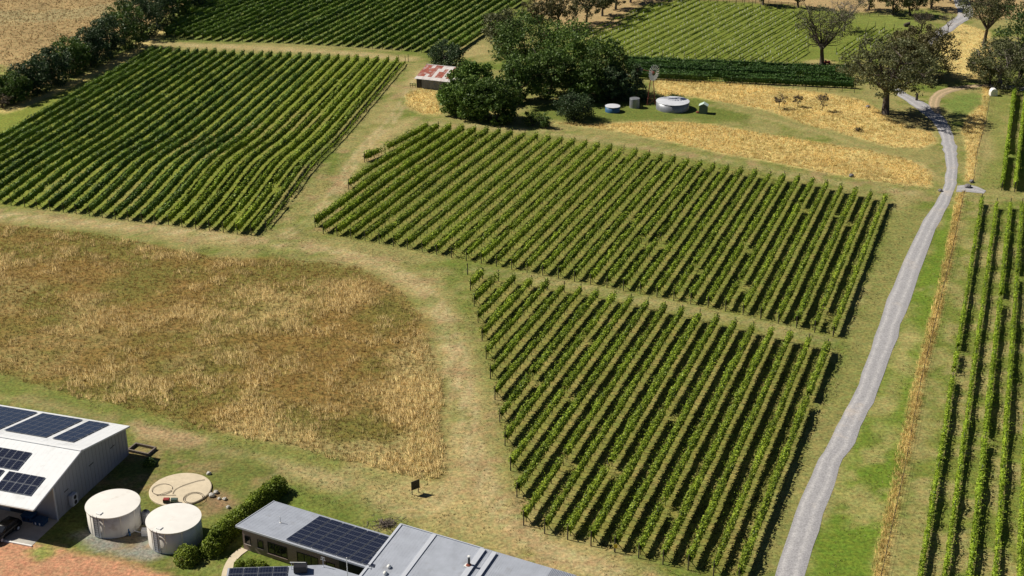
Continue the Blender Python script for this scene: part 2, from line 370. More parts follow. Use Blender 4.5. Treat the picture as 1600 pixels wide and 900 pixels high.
for ln_, wd in (([(0, 338), (200, 356), (400, 378), (520, 392), (600, 415), (665, 455), (705, 520), (725, 600), (735, 690), (770, 790), (850, 860), (980, 905)], 4.5), ([(480, 345), (530, 290), (575, 225), (620, 185), (645, 130)], 6), ([(660, 192), (860, 205), (1150, 252), (1440, 305)], 3)):
    zone(ln_, GREEN * 1.15, 2, 2, .55, width=wd, noise=(.56, .68, 5)); zone(ln_, (.33, .235, .125), 2, 2, .7, width=wd, noise=(.56, .68, 3.2))
# dry paddocks (their tall grass is built below)
PAD1 = [(-160, 335), (0, 352), (120, 362), (215, 378), (330, 402), (420, 405), (500, 408), (560, 420), (610, 445), (645, 480), (668, 525), (683, 575), (690, 640), (700, 700), (703, 735), (690, 752), (655, 752), (590, 735), (520, 715), (450, 698), (380, 686), (310, 672), (230, 646), (150, 626), (60, 603), (0, 586), (-160, 550)]
PAD2 = [(868, 192), (960, 205), (1040, 220), (1130, 240), (1230, 258), (1330, 277), (1400, 287), (1455, 293), (1455, 268), (1420, 250), (1340, 232), (1260, 220), (1180, 207), (1120, 196), (1060, 191), (985, 192), (920, 194)]
PAD3 = [(1025, 125), (1100, 128), (1200, 135), (1300, 147), (1345, 156), (1400, 190), (1455, 207), (1463, 222), (1440, 232), (1390, 230), (1310, 208), (1250, 192), (1200, 172), (1130, 160), (1090, 152), (1030, 148), (1020, 135)]
PAD4 = [(633, 148), (655, 139), (680, 142), (690, 180), (660, 178), (637, 166)]
PAD5 = [(1495, 305), (1507, 300), (1488, 400), (1467, 500), (1442, 600), (1415, 740), (1382, 900), (1368, 950), (1347, 950), (1362, 900), (1396, 740), (1426, 600), (1452, 500), (1476, 400)]
PAD6 = [(1536, 136), (1548, 136), (1543, 165), (1540, 190), (1528, 235), (1520, 284), (1508, 284), (1512, 240), (1504, 205), (1512, 180), (1535, 163)]
PAD7 = [(1468, 66), (1500, 36), (1545, 50), (1560, 110), (1530, 126), (1490, 122), (1476, 100)]
TOPLEFT = [(-400, -80), (420, -80), (300, 0), (200, 60), (110, 115), (40, 150), (-10, 165), (-400, 240)]
k1 = fbm(px_ + 11, py_ + 3, 9)
padc = np.array((.25, .165, .052))[None] * (1 - sstep(.35, .6, k1)[:, None]) + np.array((.18, .16, .04))[None] * sstep(.35, .6, k1)[:, None]
zone(PAD1, padc, 1.6, 1.8)
strawc = STRAW[None] * (.7 + .6 * nB[:, None])
for q in (PAD2, PAD3, PAD4, PAD5, PAD6, PAD7): zone(q, strawc, .9 if q not in (PAD5, PAD6) else .5, 1.0 if q not in (PAD5, PAD6) else .2)
_u, _v = 800 + FPX * px_ / np.maximum(py_ * math.cos(PITCH) + CAM_H * math.sin(PITCH), 1), None
zone([(600, 560), (660, 530), (690, 640), (703, 735), (655, 752), (560, 728), (430, 692), (350, 672), (400, 640), (520, 690), (600, 700), (640, 660)], (.46, .37, .18), 2.5, 3.5, .7)
zone([(330, 470), (420, 440), (560, 435), (600, 460), (540, 480), (440, 500), (330, 510)], (.46, .35, .16), 3, 5, .6, noise=(.42, .6, 6))
zone([(560, 600), (640, 590), (680, 620), (640, 670), (560, 650)], (.46, .35, .16), 3, 4, .6, noise=(.40, .58, 6))
zone([(-50, 420), (200, 440), (330, 560), (250, 610), (-50, 570)], (.36, .27, .12), 3, 5, .5, noise=(.46, .62, 7))
zone(TOPLEFT, np.array((.37, .265, .13))[None] * (.7 + .6 * nB[:, None]), 1.5, 2)
zone([(-100, 20), (60, 18), (190, 6), (300, 2), (120, 30), (-100, 45)], (.32, .29, .16), 2, 5, .5)
zone([(-100, 170), (10, 130), (30, 110), (-10, 100), (-100, 110)], GREEN * 1.3 + TAN * .3, 3, 4, .9)
zone([(10, 172), (75, 148), (165, 108), (225, 72), (260, 42), (315, 12)], STRAW * .95, 1.5, 2, .8, width=2.0)
# dry ground far behind
zone([(840, -60), (1700, -60), (1700, 30), (1530, 30), (1450, 12), (1330, 20), (1240, 8), (1060, -2), (990, 12), (960, 45), (900, 45), (830, 20)], (.40, .29, .15), 2, 2)
zone([(1300, 24), (1420, 22), (1450, 40), (1440, 75), (1390, 78), (1350, 40)], GREEN * 1.15 + TAN * .12, 2, 2)
zone([(1250, 95), (1290, 92), (1310, 98), (1260, 104)], TAN * 1.1, 1.5, 2, .8)
# greens round the water tanks and along the road
zone([(820, 165), (930, 150), (1030, 150), (1120, 160), (1190, 178), (1160, 192), (1040, 186), (930, 190), (830, 186)], GREEN * .95 + TAN * .05, 2, 2)
zone([(1130, 163), (1200, 182), (1290, 206), (1370, 232), (1430, 240), (1465, 240)], GREEN * .5 + TAN * .55, 1.2, 1.0, .9, width=2.2)
zone([(1100, 163), (1180, 180), (1290, 210), (1370, 236), (1440, 256), (1475, 285)], TAN * 1.15, .6, .8, .6, width=.5)
zone([(1375, 172), (1440, 178), (1468, 200), (1450, 204), (1400, 188)], SOIL + GREEN * .3, 2, 2, .9)
zone([(1490, 150), (1520, 145), (1534, 150), (1515, 178), (1490, 190), (1475, 168)], (.16, .21, .05), 2, 1)
zone([(1475, 345), (1496, 305), (1482, 400), (1458, 500), (1432, 600), (1405, 740), (1368, 900), (1360, 950), (1240, 950), (1263, 900), (1303, 770), (1345, 650), (1385, 560), (1420, 470)], (.135, .20, .024), 1.0, 1.2)
zone([(1395, 560), (1425, 480), (1430, 520), (1400, 620), (1370, 690), (1360, 660)], TAN, 2.5, 3, .6)
zone([(1460, 380), (1432, 600), (1368, 900), (1255, 900), (1345, 650), (1420, 470)], TAN * .8 + GREEN * .4, 2, 2, .75, noise=(.48, .64, 5))
zone([(1545, 150), (1580, 145), (1565, 290), (1530, 285)], GREEN * .9 + TAN * .25, 1.5, 2, .8)
zone([(1525, 215), (1545, 200), (1555, 240), (1535, 260)], TAN, 2, 2, .7)
zone([(1515, 310), (1700, 320), (1700, 950), (1400, 950), (1440, 740), (1490, 480)], (.165, .195, .04), 1.5, 2)
zone([(1515, 310), (1700, 320), (1700, 950), (1400, 950), (1440, 740), (1490, 480)], (.34, .285, .13), 1.5, 2, .75, noise=(.48, .62, 4))
zone([(-20, 592), (60, 612), (150, 636), (230, 656), (310, 682), (380, 696), (450, 708), (520, 724)], (.17, .19, .045), 1.0, 1.2, .85, width=1.6)
# yard at the sheds
zone([(130, 700), (215, 690), (330, 700), (430, 735), (330, 850), (270, 900), (150, 860), (100, 830)], GREEN * .85 + SOIL * .25, 2.5, 2.5)
zone([(205, 662), (260, 668), (330, 690), (300, 695), (225, 684)], (.46, .31, .19), 1.2, 1.5, .9)
zone([(120, 835), (170, 820), (240, 820), (290, 850), (240, 872), (150, 862)], (.26, .25, .24), 1.0, 1.0, .9)
zone([(-60, 845), (20, 848), (62, 852), (115, 862), (170, 872), (230, 890), (300, 910), (300, 1000), (-120, 1000)], (.48, .25, .155), .8, 1.4)
zone([(45, 862), (75, 852), (85, 866), (60, 876)], GREEN * 1.2 + TAN * .3, .6, .8)
zone([(310, 772), (345, 762), (365, 790), (335, 800)], (.30, .19, .12), 1.2, 2, .8)
zone([(130, 700), (215, 690), (330, 700), (430, 735), (330, 850), (270, 900), (150, 860)], (.27, .20, .10), 2, 2, .7, noise=(.5, .62, 3.5))
zone([(20, 610), (200, 660), (420, 715), (440, 740), (330, 705), (205, 672), (20, 625)], (.30, .235, .12), 1.5, 2, .7, noise=(.46, .6, 5))
zone([(480, 780), (560, 765), (590, 800), (510, 800)], GREEN + SOIL * .2, 2, 2.5, .8)
gz = np.where(near, hump(px_, py_) + (nA - .5) * .05 + (nC - .5) * .07, 0)
nx, ny = len(gx), len(gy); I = np.arange(nx * ny).reshape(ny, nx)
gf = np.stack([I[:-1, :-1], I[:-1, 1:], I[1:, 1:], I[1:, :-1]], -1).reshape(-1, 4)
g = put('ground', np_mesh('ground', np.column_stack([px_, py_, gz]), gf, M['ground'], col=gcol, smooth=True)); g['kind'] = 'structure'

# ------------------------------------------------------------------ roads and hard standings
def road_mat(name, c, track, dirt, scale=.8):
    m, nt, bs, out = new_mat(name)
    uv = N(nt, 'ShaderNodeUVMap', uv_map='UVMap'); sp = N(nt, 'ShaderNodeSeparateXYZ'); nt.links.new(uv.outputs[0], sp.inputs[0])
    n = noise_node(nt, scale, 5, .65); n2 = noise_node(nt, .16, 4, .6); n3 = noise_node(nt, 5, 3, .7)
    add = N(nt, 'ShaderNodeMath', operation='MULTIPLY_ADD'); nt.links.new(n2.outputs[0], add.inputs[0]); add.inputs[1].default_value = .25; nt.links.new(sp.outputs[0], add.inputs[2])
    tr = ramp(nt, add.outputs[0], [(.16, (0, 0, 0)), (.30, (1, 1, 1)), (.44, (.2,) * 3), (.62, (.15,) * 3), (.78, (1, 1, 1)), (.95, (0, 0, 0))])
    fac = N(nt, 'ShaderNodeMath', operation='MULTIPLY'); nt.links.new(tr.outputs[0], fac.inputs[0]); fr0 = ramp(nt, n.outputs[0], [(.3, (.35,) * 3), (.6, (1, 1, 1))]); nt.links.new(fr0.outputs[0], fac.inputs[1])
    c1 = mixc(nt, fac.outputs[0], c, track)
    dr = ramp(nt, n2.outputs[0], [(.57, (0, 0, 0)), (.72, (.7,) * 3)]); c2 = mixc(nt, dr.outputs[0], c1, dirt)
    fr = ramp(nt, n3.outputs[0], [(.3, (.68,) * 3), (.7, (1.28,) * 3)]); c3 = mixc(nt, 1.0, c2, fr.outputs[0], 'MULTIPLY')
    nt.links.new(c3, bs.inputs['Base Color']); bs.inputs['Roughness'].default_value = .9; bs.inputs['Specular IOR Level'].default_value = .2
    b = N(nt, 'ShaderNodeBump'); b.inputs['Distance'].default_value = .03; nt.links.new(n3.outputs[0], b.inputs['Height']); nt.links.new(b.outputs[0], bs.inputs['Normal'])
    return m
M['gravel'] = road_mat('grey_gravel', (.33, .325, .345), (.48, .47, .48), (.52, .46, .41))
M['sand_track'] = road_mat('sandy_track', (.34, .27, .16), (.58, .42, .27), (.48, .36, .22))
M['asphalt'] = road_mat('grey_drive', (.17, .17, .19), (.24, .23, .24), (.30, .24, .20))
def strip(name, left, right, mat, z=.03, rag=.5):
    L, R = smooth_line(ats(left)), smooth_line(ats(right)); n = len(L); K = 7; V = []; U = []
    s = 0.0
    for i in range(n):
        if i: s += float(np.linalg.norm((L[i] + R[i]) / 2 - (L[i - 1] + R[i - 1]) / 2))
        e = (fbm(np.array([s * 1.0]), np.array([3.0]), 2.5)[0] - .5) * 2 * rag; e2 = (fbm(np.array([s * 1.0]), np.array([43.0]), 2.5)[0] - .5) * 2 * rag
        d = (R[i] - L[i]) / np.linalg.norm(R[i] - L[i])
        for k in range(K):
            t = k / (K - 1); p = (L[i] - d * e) * (1 - t) + (R[i] + d * e2) * t
            V.append((p[0], p[1], z + .05 * math.sin(math.pi * t))); U.append((t, s))
    Fq = [[i * K + k, i * K + k + 1, (i + 1) * K + k + 1, (i + 1) * K + k] for i in range(n - 1) for k in range(K - 1)]
    me = np_mesh(name, V, np.array(Fq), mat, smooth=True); uv = me.uv_layers.new(name='UVMap')
    vi = np.empty(len(me.loops), np.int32); me.loops.foreach_get('vertex_index', vi); uv.data.foreach_set('uv', np.array(U, np.float32)[vi].ravel())
    o = put(name, me); o['kind'] = 'structure'; return o
RL = [(1180, 960), (1209, 900), (1259, 760), (1300, 680), (1341, 600), (1379, 488), (1428, 373), (1470, 300), (1478, 268), (1475, 240), (1471, 222), (1463, 200), (1448, 182), (1425, 165), (1404, 150), (1392, 138)]
RR = [(1238, 960), (1258, 900), (1301, 760), (1340, 680), (1376, 600), (1415, 488), (1456, 373), (1490, 300), (1497, 268), (1496, 240), (1493, 222), (1486, 200), (1473, 182), (1452, 165), (1424, 150), (1404, 138)]
strip('gravel_road', RL, RR, M['gravel'])
strip('far_gravel_road', [(1404, 110), (1436, 72), (1454, 56), (1477, 38), (1496, 22), (1490, 2), (1480, -25)], [(1420, 112), (1452, 74), (1470, 60), (1499, 40), (1520, 24), (1515, 2), (1506, -25)], M['gravel'])
strip('sandy_track', [(1453, 177), (1450, 163), (1457, 148), (1474, 139), (1500, 134), (1525, 132), (1548, 131.5)], [(1471, 178), (1468, 165), (1472, 153), (1486, 145), (1506, 139.5), (1527, 137), (1548, 136)], M['sand_track'], z=.02)
strip('side_road', [(1546, 131), (1575, 133), (1610, 136), (1700, 142)], [(1546, 137), (1575, 139.5), (1610, 143), (1700, 150)], M['gravel'])
strip('farm_entrance', [(1496, 290), (1510, 289), (1525, 291), (1541, 298)], [(1494, 300), (1508, 300), (1522, 301), (1537, 302.5)], M['gravel'], z=.025, rag=.1)

# ------------------------------------------------------------------ tall dry grass (uncountable stuff)
def inside_points(poly, dens, amp=1.0, px=True):
    S = ats(poly) if px else poly; lo, hi = S.min(0), S.max(0); lo = np.maximum(lo, (-190, 120))
    n = int((hi - lo).prod() * dens); Q = rng.random((n, 2)) * (hi - lo) + lo
    d = poly_sd(Q, S) + (fbm(Q[:, 0], Q[:, 1], 5) - .5) * 2 * amp
    Q = Q[d < 0]; pr = np.array([Q[:, 0], Q[:, 1]])
    keep = (np.abs(Q[:, 0]) < .385 * np.hypot(Q[:, 1], CAM_H) + 6); return Q[keep]
def tufts(name, label, Q, hgt, color, blades=5, spread=.22, width=.10, lean=.35, z0=0.0):
    n = len(Q); h = hgt if np.ndim(hgt) else np.full(n, hgt)
    idx = np.repeat(np.arange(n), blades); m = len(idx)
    a = rng.random(m) * 2 * np.pi; r = np.sqrt(rng.random(m)) * spread
    bx, by = Q[idx, 0] + np.cos(a) * r, Q[idx, 1] + np.sin(a) * r
    hh = h[idx] * (.6 + .6 * rng.random(m)); la = a + rng.normal(0, .8, m); ll = hh * lean * rng.random(m) * 1.6
    tx, ty = bx + np.cos(la) * ll + .10 * hh, by + np.sin(la) * ll
    wa = rng.random(m) * 2 * np.pi; wx, wy = np.cos(wa) * width * .5, np.sin(wa) * width * .5
    zg = hump(bx, by) + z0
    V = np.empty((m, 3, 3)); V[:, 0] = np.column_stack([bx - wx, by - wy, zg - .03]); V[:, 1] = np.column_stack([bx + wx, by + wy, zg - .03]); V[:, 2] = np.column_stack([tx, ty, zg + hh])
    C = np.repeat(color[idx] * (.82 + .36 * rng.random((m, 1))), 3, 0)
    NR = np.column_stack([np.cos(la) * .35, np.sin(la) * .35, np.full(m, .9)]) + rng.normal(0, .22, (m, 3)); NR = np.repeat(NR / np.linalg.norm(NR, axis=1)[:, None], 3, 0)
    o = put(name, np_mesh(name, V.reshape(-1, 3), np.arange(m * 3).reshape(-1, 3), M['tuft'], col=C, nrm=NR)); tag(o, label, 'grass', kind='stuff'); return o
def px_of(Q):
    Y = Q[:, 1]; fw = Y * math.cos(PITCH) + CAM_H * math.sin(PITCH); up = Y * math.sin(PITCH) - CAM_H * math.cos(PITCH)
    return 800 + FPX * Q[:, 0] / fw, 450 - FPX * up / fw
Q = inside_points(PAD1, 8.0, 1.5)
u, v = px_of(Q)
sw = sstep(.48, .70, fbm(Q[:, 0] + 4, Q[:, 1] * 1.0 + 9, 3.4, 3) * .7 + fbm(Q[:, 0] + 44, Q[:, 1] + 19, 14, 2) * .3) * .75 + .10 + .25 * (rng.random(len(Q)) < .12)
for cx, cy, rx, ry, a in ((545, 455, 44, 20, 1.1), (385, 460, 30, 16, .95), (325, 500, 40, 12, .9), (640, 610, 60, 26, .85), (400, 648, 58, 30, 1.0), (600, 733, 110, 24, 1.3), (672, 665, 38, 90, 1.3), (690, 740, 30, 25, .6), (575, 610, 60, 14, .5), (470, 680, 60, 22, .55), (650, 520, 30, 40, .5), (180, 620, 120, 16, .25), (430, 495, 24, 10, .5), (640, 655, 60, 12, .5)):
    sw = sw + a * np.exp(-((u - cx) / rx) ** 2 - ((v - cy) / ry) ** 2) * (.5 + fbm(Q[:, 0], Q[:, 1], 2))
sw = np.clip(sw, 0, 1)[:, None]
br = sstep(.40, .62, fbm(Q[:, 0] + 70, Q[:, 1] + 31, 8) + .22 * (1 - sstep(380, 560, v)))[:, None]
pc = (np.array((.19, .165, .038)) * (1 - br) + np.array((.29, .175, .042)) * br) * (1 - sw) + np.array((.95, .74, .36)) * sw
keep = rng.random(len(Q)) < .55 + .45 * sw[:, 0]
tufts('tall_paddock_grass', 'tall brown and straw coloured grass filling the big lower left paddock', Q[keep], (.24 + .56 * sw[:, 0])[keep], pc[keep], blades=6, spread=.22, width=.06, lean=.45)
for q, nm, lb, dn, hb in ((PAD2, 'golden_grass_belt', 'long belt of golden grass above the middle vine block', 7.5, .75), (PAD3, 'golden_grass_belt', 'golden grass between the hedge-like vines and the curved mown track', 7.0, .7),
                      (PAD4, 'golden_grass_patch', 'golden grass patch in front of the rusty roofed barn', 6, .9), (PAD5, 'golden_grass_strip', 'narrow golden grass strip along the lower right of the gravel road', 14, 1.0),
                      (PAD6, 'golden_grass_strip', 'golden grass strip right of the road bend, partly in tree shadow', 6, .8), (PAD7, 'golden_grass_patch', 'pale golden grass slope beside the far gravel road', 2.5, .6)):
    Q = inside_points(q, dn * .8, .3 if q in (PAD5, PAD6) else .9); k = fbm(Q[:, 0] + 5, Q[:, 1], 4)[:, None]; k2 = sstep(.5, .7, fbm(Q[:, 0] + 35, Q[:, 1] + 8, 7))[:, None]
    c = np.array((.88, .645, .25)) * (.68 + .64 * k); c = c * (1 - k2 * .55) + np.array((.40, .31, .09)) * k2 * .55
    tufts(nm, lb, Q, hb * .62 * (.6 + .8 * k[:, 0]), c, blades=6, spread=.34, width=.055, lean=.38)
Q = inside_points(TOPLEFT, 1.1, 1); k = fbm(Q[:, 0], Q[:, 1], 6)[:, None]
tufts('dry_pasture_grass', 'dry tan pasture grass beyond the dark tree belt', Q, .35, np.array((.40, .28, .135)) * (.6 + .8 * k), blades=3, spread=.4, width=.22)

# ------------------------------------------------------------------ vines
def leaf_quads(C, size, nrm_bias, flat=.75):
    """random kite-shaped leaves; C centres, size per leaf, nrm_bias preferred normals"""
    n = len(C); nr = rng.normal(0, 1, (n, 3)) * .75 + nrm_bias; nr /= np.linalg.norm(nr, axis=1)[:, None] + 1e-9
    t = rng.normal(0, 1, (n, 3)); a = np.cross(nr, t); a /= np.linalg.norm(a, axis=1)[:, None] + 1e-9; b = np.cross(nr, a)
    s = size[:, None] * .5; V = np.empty((n, 4, 3))
    V[:, 0] = C - a * s; V[:, 1] = C - b * s * flat + a * s * .15; V[:, 2] = C + a * s * 1.1; V[:, 3] = C + b * s * flat + a * s * .15
    return V.reshape(-1, 3)
def post_mesh(name, h, r, mat, n=5):
    mb = MB(); mb.tube([(0, 0, -.1), (0, 0, h)], [r, r * .9], n); me = bpy.data.meshes.new(name); me.from_pydata(mb.v, [], mb.f); me.materials.append(mat); return me
POST_END, POST_LINE = post_mesh('end_post', 2.15, .085, M['post']), post_mesh('line_post', 2.05, .04, M['steel_post'], 4)
POST_YOUNG = post_mesh('young_post', 1.9, .06, M['steel_post'], 4)
def ordinal(k):
    ones = ['', 'first', 'second', 'third', 'fourth', 'fifth', 'sixth', 'seventh', 'eighth', 'ninth', 'tenth', 'eleventh', 'twelfth', 'thirteenth', 'fourteenth', 'fifteenth', 'sixteenth', 'seventeenth', 'eighteenth', 'nineteenth']
    if k < 20: return ones[k]
    t = {2: 'twent', 3: 'thirt', 4: 'fort'}[k // 10]; return t + 'ieth' if k % 10 == 0 else t + 'y-' + ones[k % 10]
def vine_row(A, B, label, group, mat, per_m=55, leaf=.27, hw=.30, top=1.75, bot=.75, shoots=2.0, posts=0, brace=True, trunks=True, ends=(True, True), lean=0.0, gap=.25):
    A = np.array(A, float); B = np.array(B, float); L = np.linalg.norm(B - A); d = (B - A) / L; nn = np.array([d[1], -d[0]])
    top = top * random.uniform(.93, 1.07); hw = hw * random.uniform(.8, 1.22)
    root = thing('vine_row', (A[0], A[1], float(hump(A[0], A[1]))), label, 'vine row', group); o = np.array(ROOT[root])
    n = int(L * per_m); s = rng.random(n) * L; ph = rng.random() * 900
    vig = fbm(s + ph, np.full(n, ph), 2.6, 3); gp = sstep(.30, .42, fbm(s + ph * 1.7, np.full(n, 7.0), 5, 2))      # vigour and gaps along the row
    holes = [(h0, h0 + random.uniform(.9, 2.4)) for h0 in (random.uniform(0, L) for _ in range(random.randint(0, max(1, int(L * gap / 20)))))]
    hol = lambda q: np.any([(q > a_) & (q < b_) for a_, b_ in holes], axis=0) if holes else np.zeros(len(q), bool)
    keep = (rng.random(n) < (1 - gap) + gap * gp) & ~(hol(s) & (rng.random(n) < .85)); s, vig = s[keep], vig[keep]; n = len(s)
    tp = top + (vig - .5) * 1.15; wd = hw * (.55 + .95 * vig)
    a = rng.random(n) * 2 * np.pi; ca, sa = np.cos(a), np.sin(a)
    rr = .78 + .3 * rng.random(n)
    cx = np.sign(ca) * np.abs(ca) ** .75 * wd * rr; cz = (tp + bot) / 2 + np.sign(sa) * np.abs(sa) ** .75 * (tp - bot) / 2 * rr
    nb = np.column_stack([d[0] * 0 + nn[0] * ca, nn[1] * ca, sa * 1.0 + .35]) * 1.1
    S = [s]; X = [cx]; Z = [cz]; NB = [nb]; SZ = [leaf * (.7 + .6 * rng.random(n))]
    ns = int(L * shoots)
    if ns:                                                   # long shoots standing up or flopping into the lane
        s0 = rng.random(ns) * L; s0 = s0[~hol(s0)]; ns = len(s0); side = np.where(rng.random(ns) < .5, -1, 1) * rng.random(ns); up = .25 + .75 * rng.random(ns); v0 = fbm(s0 + ph, np.full(ns, ph), 2.6, 3); t0 = top + (v0 - .5) * .9 - .15
        ds = rng.normal(0, .3, ns); ln = .4 + .85 * rng.random(ns) ** 1.5
        for q in (.3, .65, 1.0):
            S.append(s0 + ds * q); X.append(side * (hw * .6 + ln * q * .9)); Z.append(t0 + up * ln * q - .55 * np.abs(side) * (q * ln) ** 1.3)
            NB.append(np.tile((0, 0, .8), (ns, 1))); SZ.append(leaf * (.95 - .45 * q) * np.ones(ns))
    S, X, Z, NB, SZ = map(np.concatenate, (S, X, Z, NB, SZ)); S = np.clip(S, 0, L)
    X = X + .12 * (fbm(S + ph, np.full(len(S), 3.3), 6, 2) - .5) * 2
    C = np.column_stack([A[0] + d[0] * S + nn[0] * X, A[1] + d[1] * S + nn[1] * X, Z]); C[:, 2] += hump(A[0] + d[0] * S, A[1] + d[1] * S)
    V = leaf_quads(C, SZ, NB); F4 = np.arange(len(V)).reshape(-1, 4)
    # leafy inner body, so that the row is not see-through
    m = max(2, int(L / 1.3)); ss = np.linspace(.15, L - .15, m); vg = fbm(ss + ph, np.full(m, ph), 2.6, 3); ww = hw * .62 * (.5 + vg); tt = top - .28 + (vg - .5) * .8
    prof = [(-ww, bot + .2 + 0 * tt), (-ww * .8, tt - .1), (ww * .2, tt), (ww, tt - .25), (ww * .8, bot + .2 + 0 * tt)]; base = len(V); Vc = np.empty((m, 5, 3))
    for q, (xx, zz) in enumerate(prof): Vc[:, q] = np.column_stack([A[0] + d[0] * ss + nn[0] * xx, A[1] + d[1] * ss + nn[1] * xx, zz + hump(A[0] + d[0] * ss, A[1] + d[1] * ss)])
    ii = np.arange(m - 1)[:, None] * 5 + np.arange(5)[None]; jj = np.arange(m - 1)[:, None] * 5 + (np.arange(5)[None] + 1) % 5
    Fc = (np.stack([ii, jj, jj + 5, ii + 5], -1)[~(hol(ss[:-1]) | hol(ss[1:]))]).reshape(-1, 4) + base
    put('foliage', np_mesh('vine_foliage', np.vstack([V, Vc.reshape(-1, 3)]) - o, np.vstack([F4, Fc]), mat), root)
    def onrow(t, me, nm): 
        p = A + d * t; return put(nm, me, root, tuple(np.array([p[0], p[1], float(hump(p[0], p[1]))]) - o))
    if trunks:
        mb = MB(); t = .6
        while t < L:
            p = A + d * (t + random.uniform(-.15, .15)); z = float(hump(p[0], p[1])); q = p + nn * random.uniform(-.08, .08); mb.tube([(p[0], p[1], z - .05), (q[0], q[1], z + bot + .3)], [.06, .045], 3, False); t += 1.6
        mb.build('vine_trunks', M['bark'], root)['kind'] = 'stuff'
    for e, (t, sg) in enumerate(((.0, 1), (L, -1))):
        if not ends[e]: continue
        onrow(t - sg * .25, POST_END, 'end_post')
        if brace and e == 0:
            p = A - d * .25; q = A + d * 1.5; z = float(hump(*p)); MB().tube([(p[0], p[1], z + 1.45), (q[0], q[1], z - .05)], .055, 4).build('brace', M['post'], root)
    if posts:
        t = posts
        while t < L - 2: onrow(t, POST_LINE, 'post'); t += posts
    return root
def lane(off, ang): # helper for a family of parallel rows
    a = math.radians(ang); return np.array([math.cos(a), -math.sin(a)]), np.array([math.sin(a), math.cos(a)])
def clip_row(off, ang, poly):
    n_, d_ = lane(off, ang); ts = []
    for i in range(len(poly)):
        a, b = poly[i], poly[(i + 1) % len(poly)]; fa, fb = n_ @ a - off, n_ @ b - off
        if fa * fb < 0: p = a + (b - a) * fa / (fa - fb); ts.append(float(d_ @ p))
    if len(ts) < 2: return None
    return n_ * off + d_ * min(ts), n_ * off + d_ * max(ts)
# middle block: 36 rows, counted from the gravel road
MIDP = ats([(487, 361), (600, 381.5), (725, 405.5), (871, 434), (1024, 463), (1160, 491), (1320, 530), (1420, 330), (1391, 319), (1250, 287), (1133, 271), (960, 239), (850, 221), (760, 211), (690, 204), (640, 200), (586, 243), (569, 279)])
for k in range(36):
    r = clip_row(-22.35 - 3.047 * k, 21.0, MIDP)
    if r is None: continue
    if k == 34: r = (np.array(at(546, 298)), r[1])
    if k == 35: r = (np.array(at(571, 258)), np.array(at(668, 204)))
    vine_row(r[0], r[1], ordinal(k + 1) + ' vine row from the gravel road in the large middle block', 'vine rows of the middle block', M['vine'], per_m=52 if k < 29 else 66, leaf=.31, hw=.42 if k < 30 else .5, top=1.95, bot=.9 if k < 30 else .65, posts=8.0, shoots=5.0 if k < 29 else 8.0, gap=.3)
# lower block: rows counted from the gravel road
LOWP = ats([(731, 432), (742, 478), (754.7, 532.5), (768, 594), (783, 662.5), (799.6, 737.6), (820.4, 824), (889.7, 842.2), (962, 861), (1038.5, 880.6), (1116, 898), (1200, 922), (1340, 560), (1298, 551), (1092, 502), (940, 468), (832, 449), (756, 437)])
low_n = 0
for k in range(21):
    r = clip_row(-22.35 - 3.06 * k, 21.0, LOWP)
    if r is None: continue
    vine_row(r[0], r[1], ordinal(k + 1) + ' vine row from the gravel road in the lower block nearest the buildings', 'vine rows of the lower block', M['vine'], per_m=72, leaf=.29, hw=.42, top=1.95, bot=.9, posts=8.0, shoots=7.0)
# upper left block: the row ends as surveyed
zA = lambda x, y: (x / 3.75, 150 + y / 3.75)
zB = lambda x, y: (200 + x / 3.478, 50 + y / 3.478)
ULB = [zA(*p) for p in [(1475, 815), (1393, 808), (1312, 798), (1230, 787), (1150, 777), (1070, 768), (992, 757), (912, 750), (835, 740), (755, 732), (680, 722), (603, 712), (527, 702), (450, 690), (375, 682), (298, 672), (222, 662), (150, 652), (70, 640)]]
ULT = [zB(*p) for p in [(1467, 130), (1415, 133), (1358, 130), (1305, 130), (1250, 125), (1200, 122), (1145, 120), (1093, 118), (1040, 117), (990, 115), (938, 110), (882, 108), (830, 107), (780, 103), (728, 103), (680, 100), (628, 97), (578, 97), (530, 94), (478, 90), (428, 88), (378, 88), (330, 86), (280, 82), (232, 80), (180, 80), (135, 82)]]
b0 = np.array(at(*ULB[0])); b18 = np.array(at(*ULB[18]))
for k in range(27):
    Bt = np.array(at(*ULB[k])) if k < 19 else b18 + (b18 - b0) / 18 * (k - 18)
    Tp = np.array(at(ULT[k][0], ULT[k][1], 1.9))
    if k >= 19:                                              # these run out of the picture on the left
        dd = Bt - Tp; tt = 1.0
        for q in np.linspace(.05, 1, 60):
            p = Tp + dd * q; u, v = px_of(p[None])
            if u[0] < -70: tt = q; break
        Bt = Tp + dd * tt
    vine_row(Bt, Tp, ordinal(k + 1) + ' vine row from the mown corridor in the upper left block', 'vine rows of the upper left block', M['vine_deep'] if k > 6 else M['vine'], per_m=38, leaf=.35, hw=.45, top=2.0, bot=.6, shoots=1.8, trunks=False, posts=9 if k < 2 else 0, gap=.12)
p0, p1 = np.array(at(410, 366)), np.array(at(633, 100))
vine_row(p0 + (p1 - p0) * .02, p1, 'thin straggly vine row edging the mown corridor of the upper left block', 'vine rows of the upper left block', M['vine'], per_m=16, leaf=.26, hw=.2, top=1.2, bot=.6, shoots=.8, trunks=True, posts=5)
